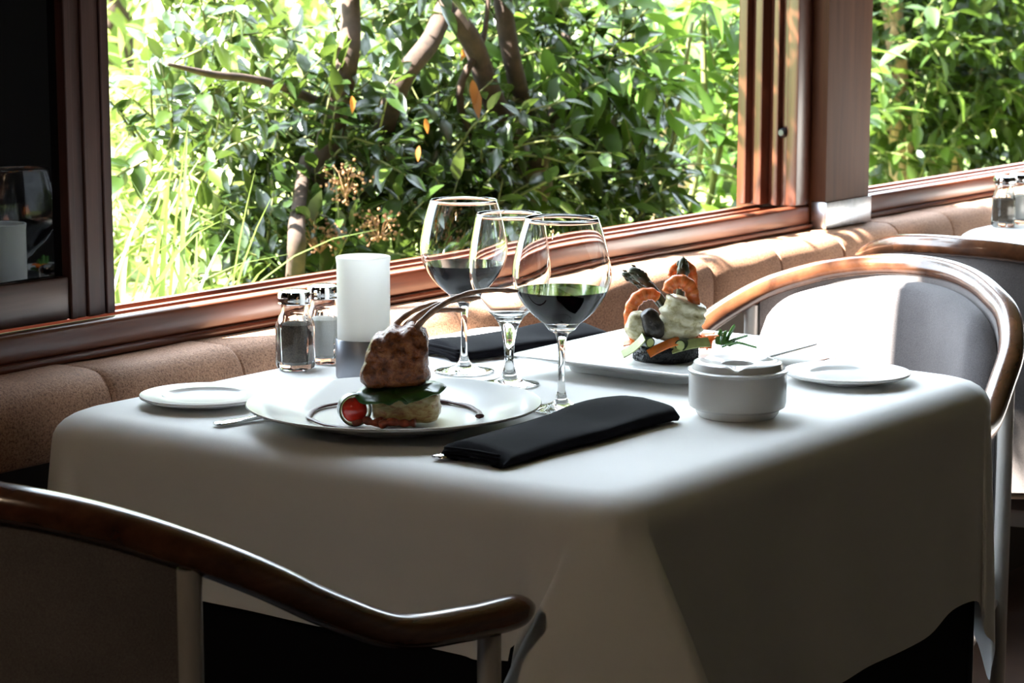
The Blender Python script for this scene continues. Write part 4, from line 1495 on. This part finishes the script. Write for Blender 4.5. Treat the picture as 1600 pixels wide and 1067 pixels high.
# pale trunk beyond
TRX = PT(1018, 300, 2.5).x
tr_ = empty('garden_tree', (TRX, 2.5, gz(TRX, 2.5)), 0, 'pale sunlit tree trunk with a slanting branch behind the bright shrub', 'tree', 'garden plants outside the windows')
for pts, r0, r1 in (([(0, 0, -0.05), (0.02, 0, 0.5), (-0.03, 0.05, 1.2), (0.05, 0.1, 2.4)], 0.055, 0.04), ([(0.02, 0, 0.35), (-0.25, -0.1, 0.52), (-0.6, -0.2, 0.75)], 0.028, 0.014), ([(0.0, 0, 0.1), (0.35, -0.15, 0.55), (0.5, -0.2, 1.0)], 0.026, 0.016)):
    MB().tube(catmull(pts, 7), [r0 + (r1 - r0) * i / (7 * (len(pts) - 1)) for i in range(7 * (len(pts) - 1) + 1)], 12).build('trunk' if r0 > 0.05 else 'branch', M['bark_pale'], tr_, sharp=0)
bl = []
for _ in range(2600):
    d = rv()
    p = Vector((TRX - 0.2 + d.x * 0.8, 3.2 + d.y * 0.7, 2.7 + d.z * 0.8))
    bl.append(np.array(leaf_matrix(p, rv(), Vector((0, 0, 1)) + rv() * 0.7, random.uniform(0.07, 0.12))))
bulk('foliage', 'simple', bl, M['leaf_far'], tr_, tr_.location)

# shrub outside the second window
random.seed(44)
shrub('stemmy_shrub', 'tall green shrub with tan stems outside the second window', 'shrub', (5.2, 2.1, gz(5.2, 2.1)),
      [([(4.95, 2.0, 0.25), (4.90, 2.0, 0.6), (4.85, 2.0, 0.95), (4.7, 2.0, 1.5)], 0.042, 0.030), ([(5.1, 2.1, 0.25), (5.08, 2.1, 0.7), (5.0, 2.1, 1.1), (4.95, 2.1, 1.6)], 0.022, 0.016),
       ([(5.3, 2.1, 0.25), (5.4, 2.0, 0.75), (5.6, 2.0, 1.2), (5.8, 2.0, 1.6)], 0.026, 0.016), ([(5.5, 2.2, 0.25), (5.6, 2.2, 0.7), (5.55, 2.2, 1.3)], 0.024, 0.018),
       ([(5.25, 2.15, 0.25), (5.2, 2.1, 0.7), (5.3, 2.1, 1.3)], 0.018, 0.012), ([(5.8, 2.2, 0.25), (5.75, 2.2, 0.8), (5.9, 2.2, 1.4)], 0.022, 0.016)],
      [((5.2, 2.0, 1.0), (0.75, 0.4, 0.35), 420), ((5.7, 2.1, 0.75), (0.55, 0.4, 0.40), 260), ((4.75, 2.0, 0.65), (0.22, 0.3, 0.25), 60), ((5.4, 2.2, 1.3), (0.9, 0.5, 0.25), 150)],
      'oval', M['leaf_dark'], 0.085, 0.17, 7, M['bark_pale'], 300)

# shrubs behind it
random.seed(45)
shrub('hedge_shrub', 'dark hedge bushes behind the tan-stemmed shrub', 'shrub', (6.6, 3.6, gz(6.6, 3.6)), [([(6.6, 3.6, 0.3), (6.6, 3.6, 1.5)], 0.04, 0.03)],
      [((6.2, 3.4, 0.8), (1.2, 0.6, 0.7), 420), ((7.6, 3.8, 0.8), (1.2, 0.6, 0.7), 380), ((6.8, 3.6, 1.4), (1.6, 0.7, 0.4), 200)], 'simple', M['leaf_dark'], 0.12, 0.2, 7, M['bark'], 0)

# strap-leaved clump near the left of the opening
random.seed(55)
sg = empty('strap_leaf_clump', (0.62, 1.32, 0.30), 0, 'clump of arching pale strap leaves at the lower left of the large window', 'plant', 'garden plants outside the windows')
for k in range(110):
    a = random.uniform(0, 2 * PI)
    L = random.uniform(0.40, 0.72)
    lean = random.uniform(0.08, 0.55)
    bx, by = random.gauss(0, 0.10), random.gauss(0, 0.10)
    w = random.uniform(0.003, 0.007)
    vs, fs = [], []
    n = 9
    sd = Vector((-math.sin(a), math.cos(a), 0))
    for i in range(n + 1):
        u = i / n
        r = L * lean * (u ** 2.1)
        z = L * (u - 0.55 * lean * u ** 3.2)
        c = Vector((bx + math.cos(a) * r, by + math.sin(a) * r, z))
        ww_ = w * (1 - u ** 3) + 0.0006
        vs += [c - sd * ww_, c + Vector((0, 0, -0.3 * ww_)), c + sd * ww_]
        if i:
            b = (i - 1) * 3
            fs += [(b, b + 1, b + 4, b + 3), (b + 1, b + 2, b + 5, b + 4)]
    MB().add(vs, fs).build('blade', M['blade'], sg, sharp=0, fixn=False)

# low yellow-green cover plants on the left
random.seed(66)
for k, (x, y, rx, rz, n, ll) in enumerate(((1.05, 1.75, 0.40, 0.30, 120, 'low pale green bush right behind the strap leaves'), (1.45, 2.5, 0.6, 0.34, 190, 'low yellow-green bush left of the glossy shrub'),
                                           (2.2, 3.4, 0.9, 0.40, 260, 'washed-out yellow-green bush farther back on the left'))):
    shrub('cover_bush', ll, 'shrub', (x, y, gz(x, y)), [([(x, y, gz(x, y)), (x, y, gz(x, y) + 0.3)], 0.012, 0.008)], [((x, y, gz(x, y) + rz * 0.75), (rx, 0.35, rz), n)],
          'lance', M['leaf_far'], 0.06 + 0.012 * k, 0.14, 8, M['bark'], 200 if k < 2 else 0, droop=0.1)

# far bank of foliage
random.seed(77)
def far_bank(name, label, cx, cy, rx, ry, rz, n, mat, size):
    rt_ = empty(name, (cx, cy, gz(cx, cy)), 0, label, 'tree', 'distant garden trees')
    MB().tube([(0, 0, 0), (0.05, 0, rz * 0.7), (0, 0.05, rz * 1.3)], [0.10, 0.08, 0.04], 10).build('trunk', M['bark'], rt_)
    ms = []
    for _ in range(n):
        d = rv()
        u = random.random() ** 0.3
        p = Vector((cx + d.x * rx * u, cy + d.y * ry * u, gz(cx, cy) + rz * 0.95 + d.z * rz * u))
        ms.append(np.array(leaf_matrix(p, d + rv() * 0.8 + Vector((0, 0, -0.2)), Vector((0, 0, 1)) + rv() * 0.8 + d * 0.4, size * random.uniform(0.6, 1.3))))
    bulk('foliage', 'simple', ms, mat, rt_, rt_.location)


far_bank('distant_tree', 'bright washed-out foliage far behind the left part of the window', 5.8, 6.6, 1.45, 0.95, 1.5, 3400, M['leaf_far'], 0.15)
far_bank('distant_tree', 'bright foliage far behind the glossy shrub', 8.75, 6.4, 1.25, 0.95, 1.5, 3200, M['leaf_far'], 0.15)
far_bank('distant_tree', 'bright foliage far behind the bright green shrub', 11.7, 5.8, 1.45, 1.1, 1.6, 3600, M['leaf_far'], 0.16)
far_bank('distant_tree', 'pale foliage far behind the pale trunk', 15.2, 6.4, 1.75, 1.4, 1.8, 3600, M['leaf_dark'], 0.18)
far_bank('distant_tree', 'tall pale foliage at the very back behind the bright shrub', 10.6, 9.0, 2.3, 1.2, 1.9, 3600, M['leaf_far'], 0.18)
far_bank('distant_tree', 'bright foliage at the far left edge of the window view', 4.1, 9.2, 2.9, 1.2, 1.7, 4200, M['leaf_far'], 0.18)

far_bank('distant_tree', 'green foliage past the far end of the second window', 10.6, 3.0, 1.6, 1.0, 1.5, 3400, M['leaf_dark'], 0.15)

# added unseen tree; boughs placed to shade the far chair, jamb and ledge
random.seed(88)
shrub('added_shade_tree', 'added unseen tree left of the opening, boughs placed above the window for shade', 'tree', (-1.3, 1.5, gz(-1.3, 1.5)),
      [([(-1.3, 1.5, 0.25), (-1.32, 1.48, 1.2), (-1.25, 1.4, 2.2)], 0.04, 0.028), ([(-1.25, 1.4, 2.15), (-0.9, 1.15, 2.55), (-0.4, 0.92, 2.66), (0.0, 0.88, 2.4), (0.3, 0.87, 2.05), (0.8, 0.87, 1.75)], 0.02, 0.006)],
      [((0.14, 0.87, 2.33), (0.18, 0.08, 0.17), 55), ((-0.14, 0.87, 2.52), (0.18, 0.08, 0.15), 55), ((-0.40, 0.89, 2.76), (0.20, 0.08, 0.15), 55), ((0.98, 0.88, 1.84), (0.22, 0.09, 0.24), 90), ((0.32, 0.86, 1.72), (0.28, 0.08, 0.10), 6)],
      'oval', M['leaf_main'], 0.06, 0.12, 6, M['bark'], 0)
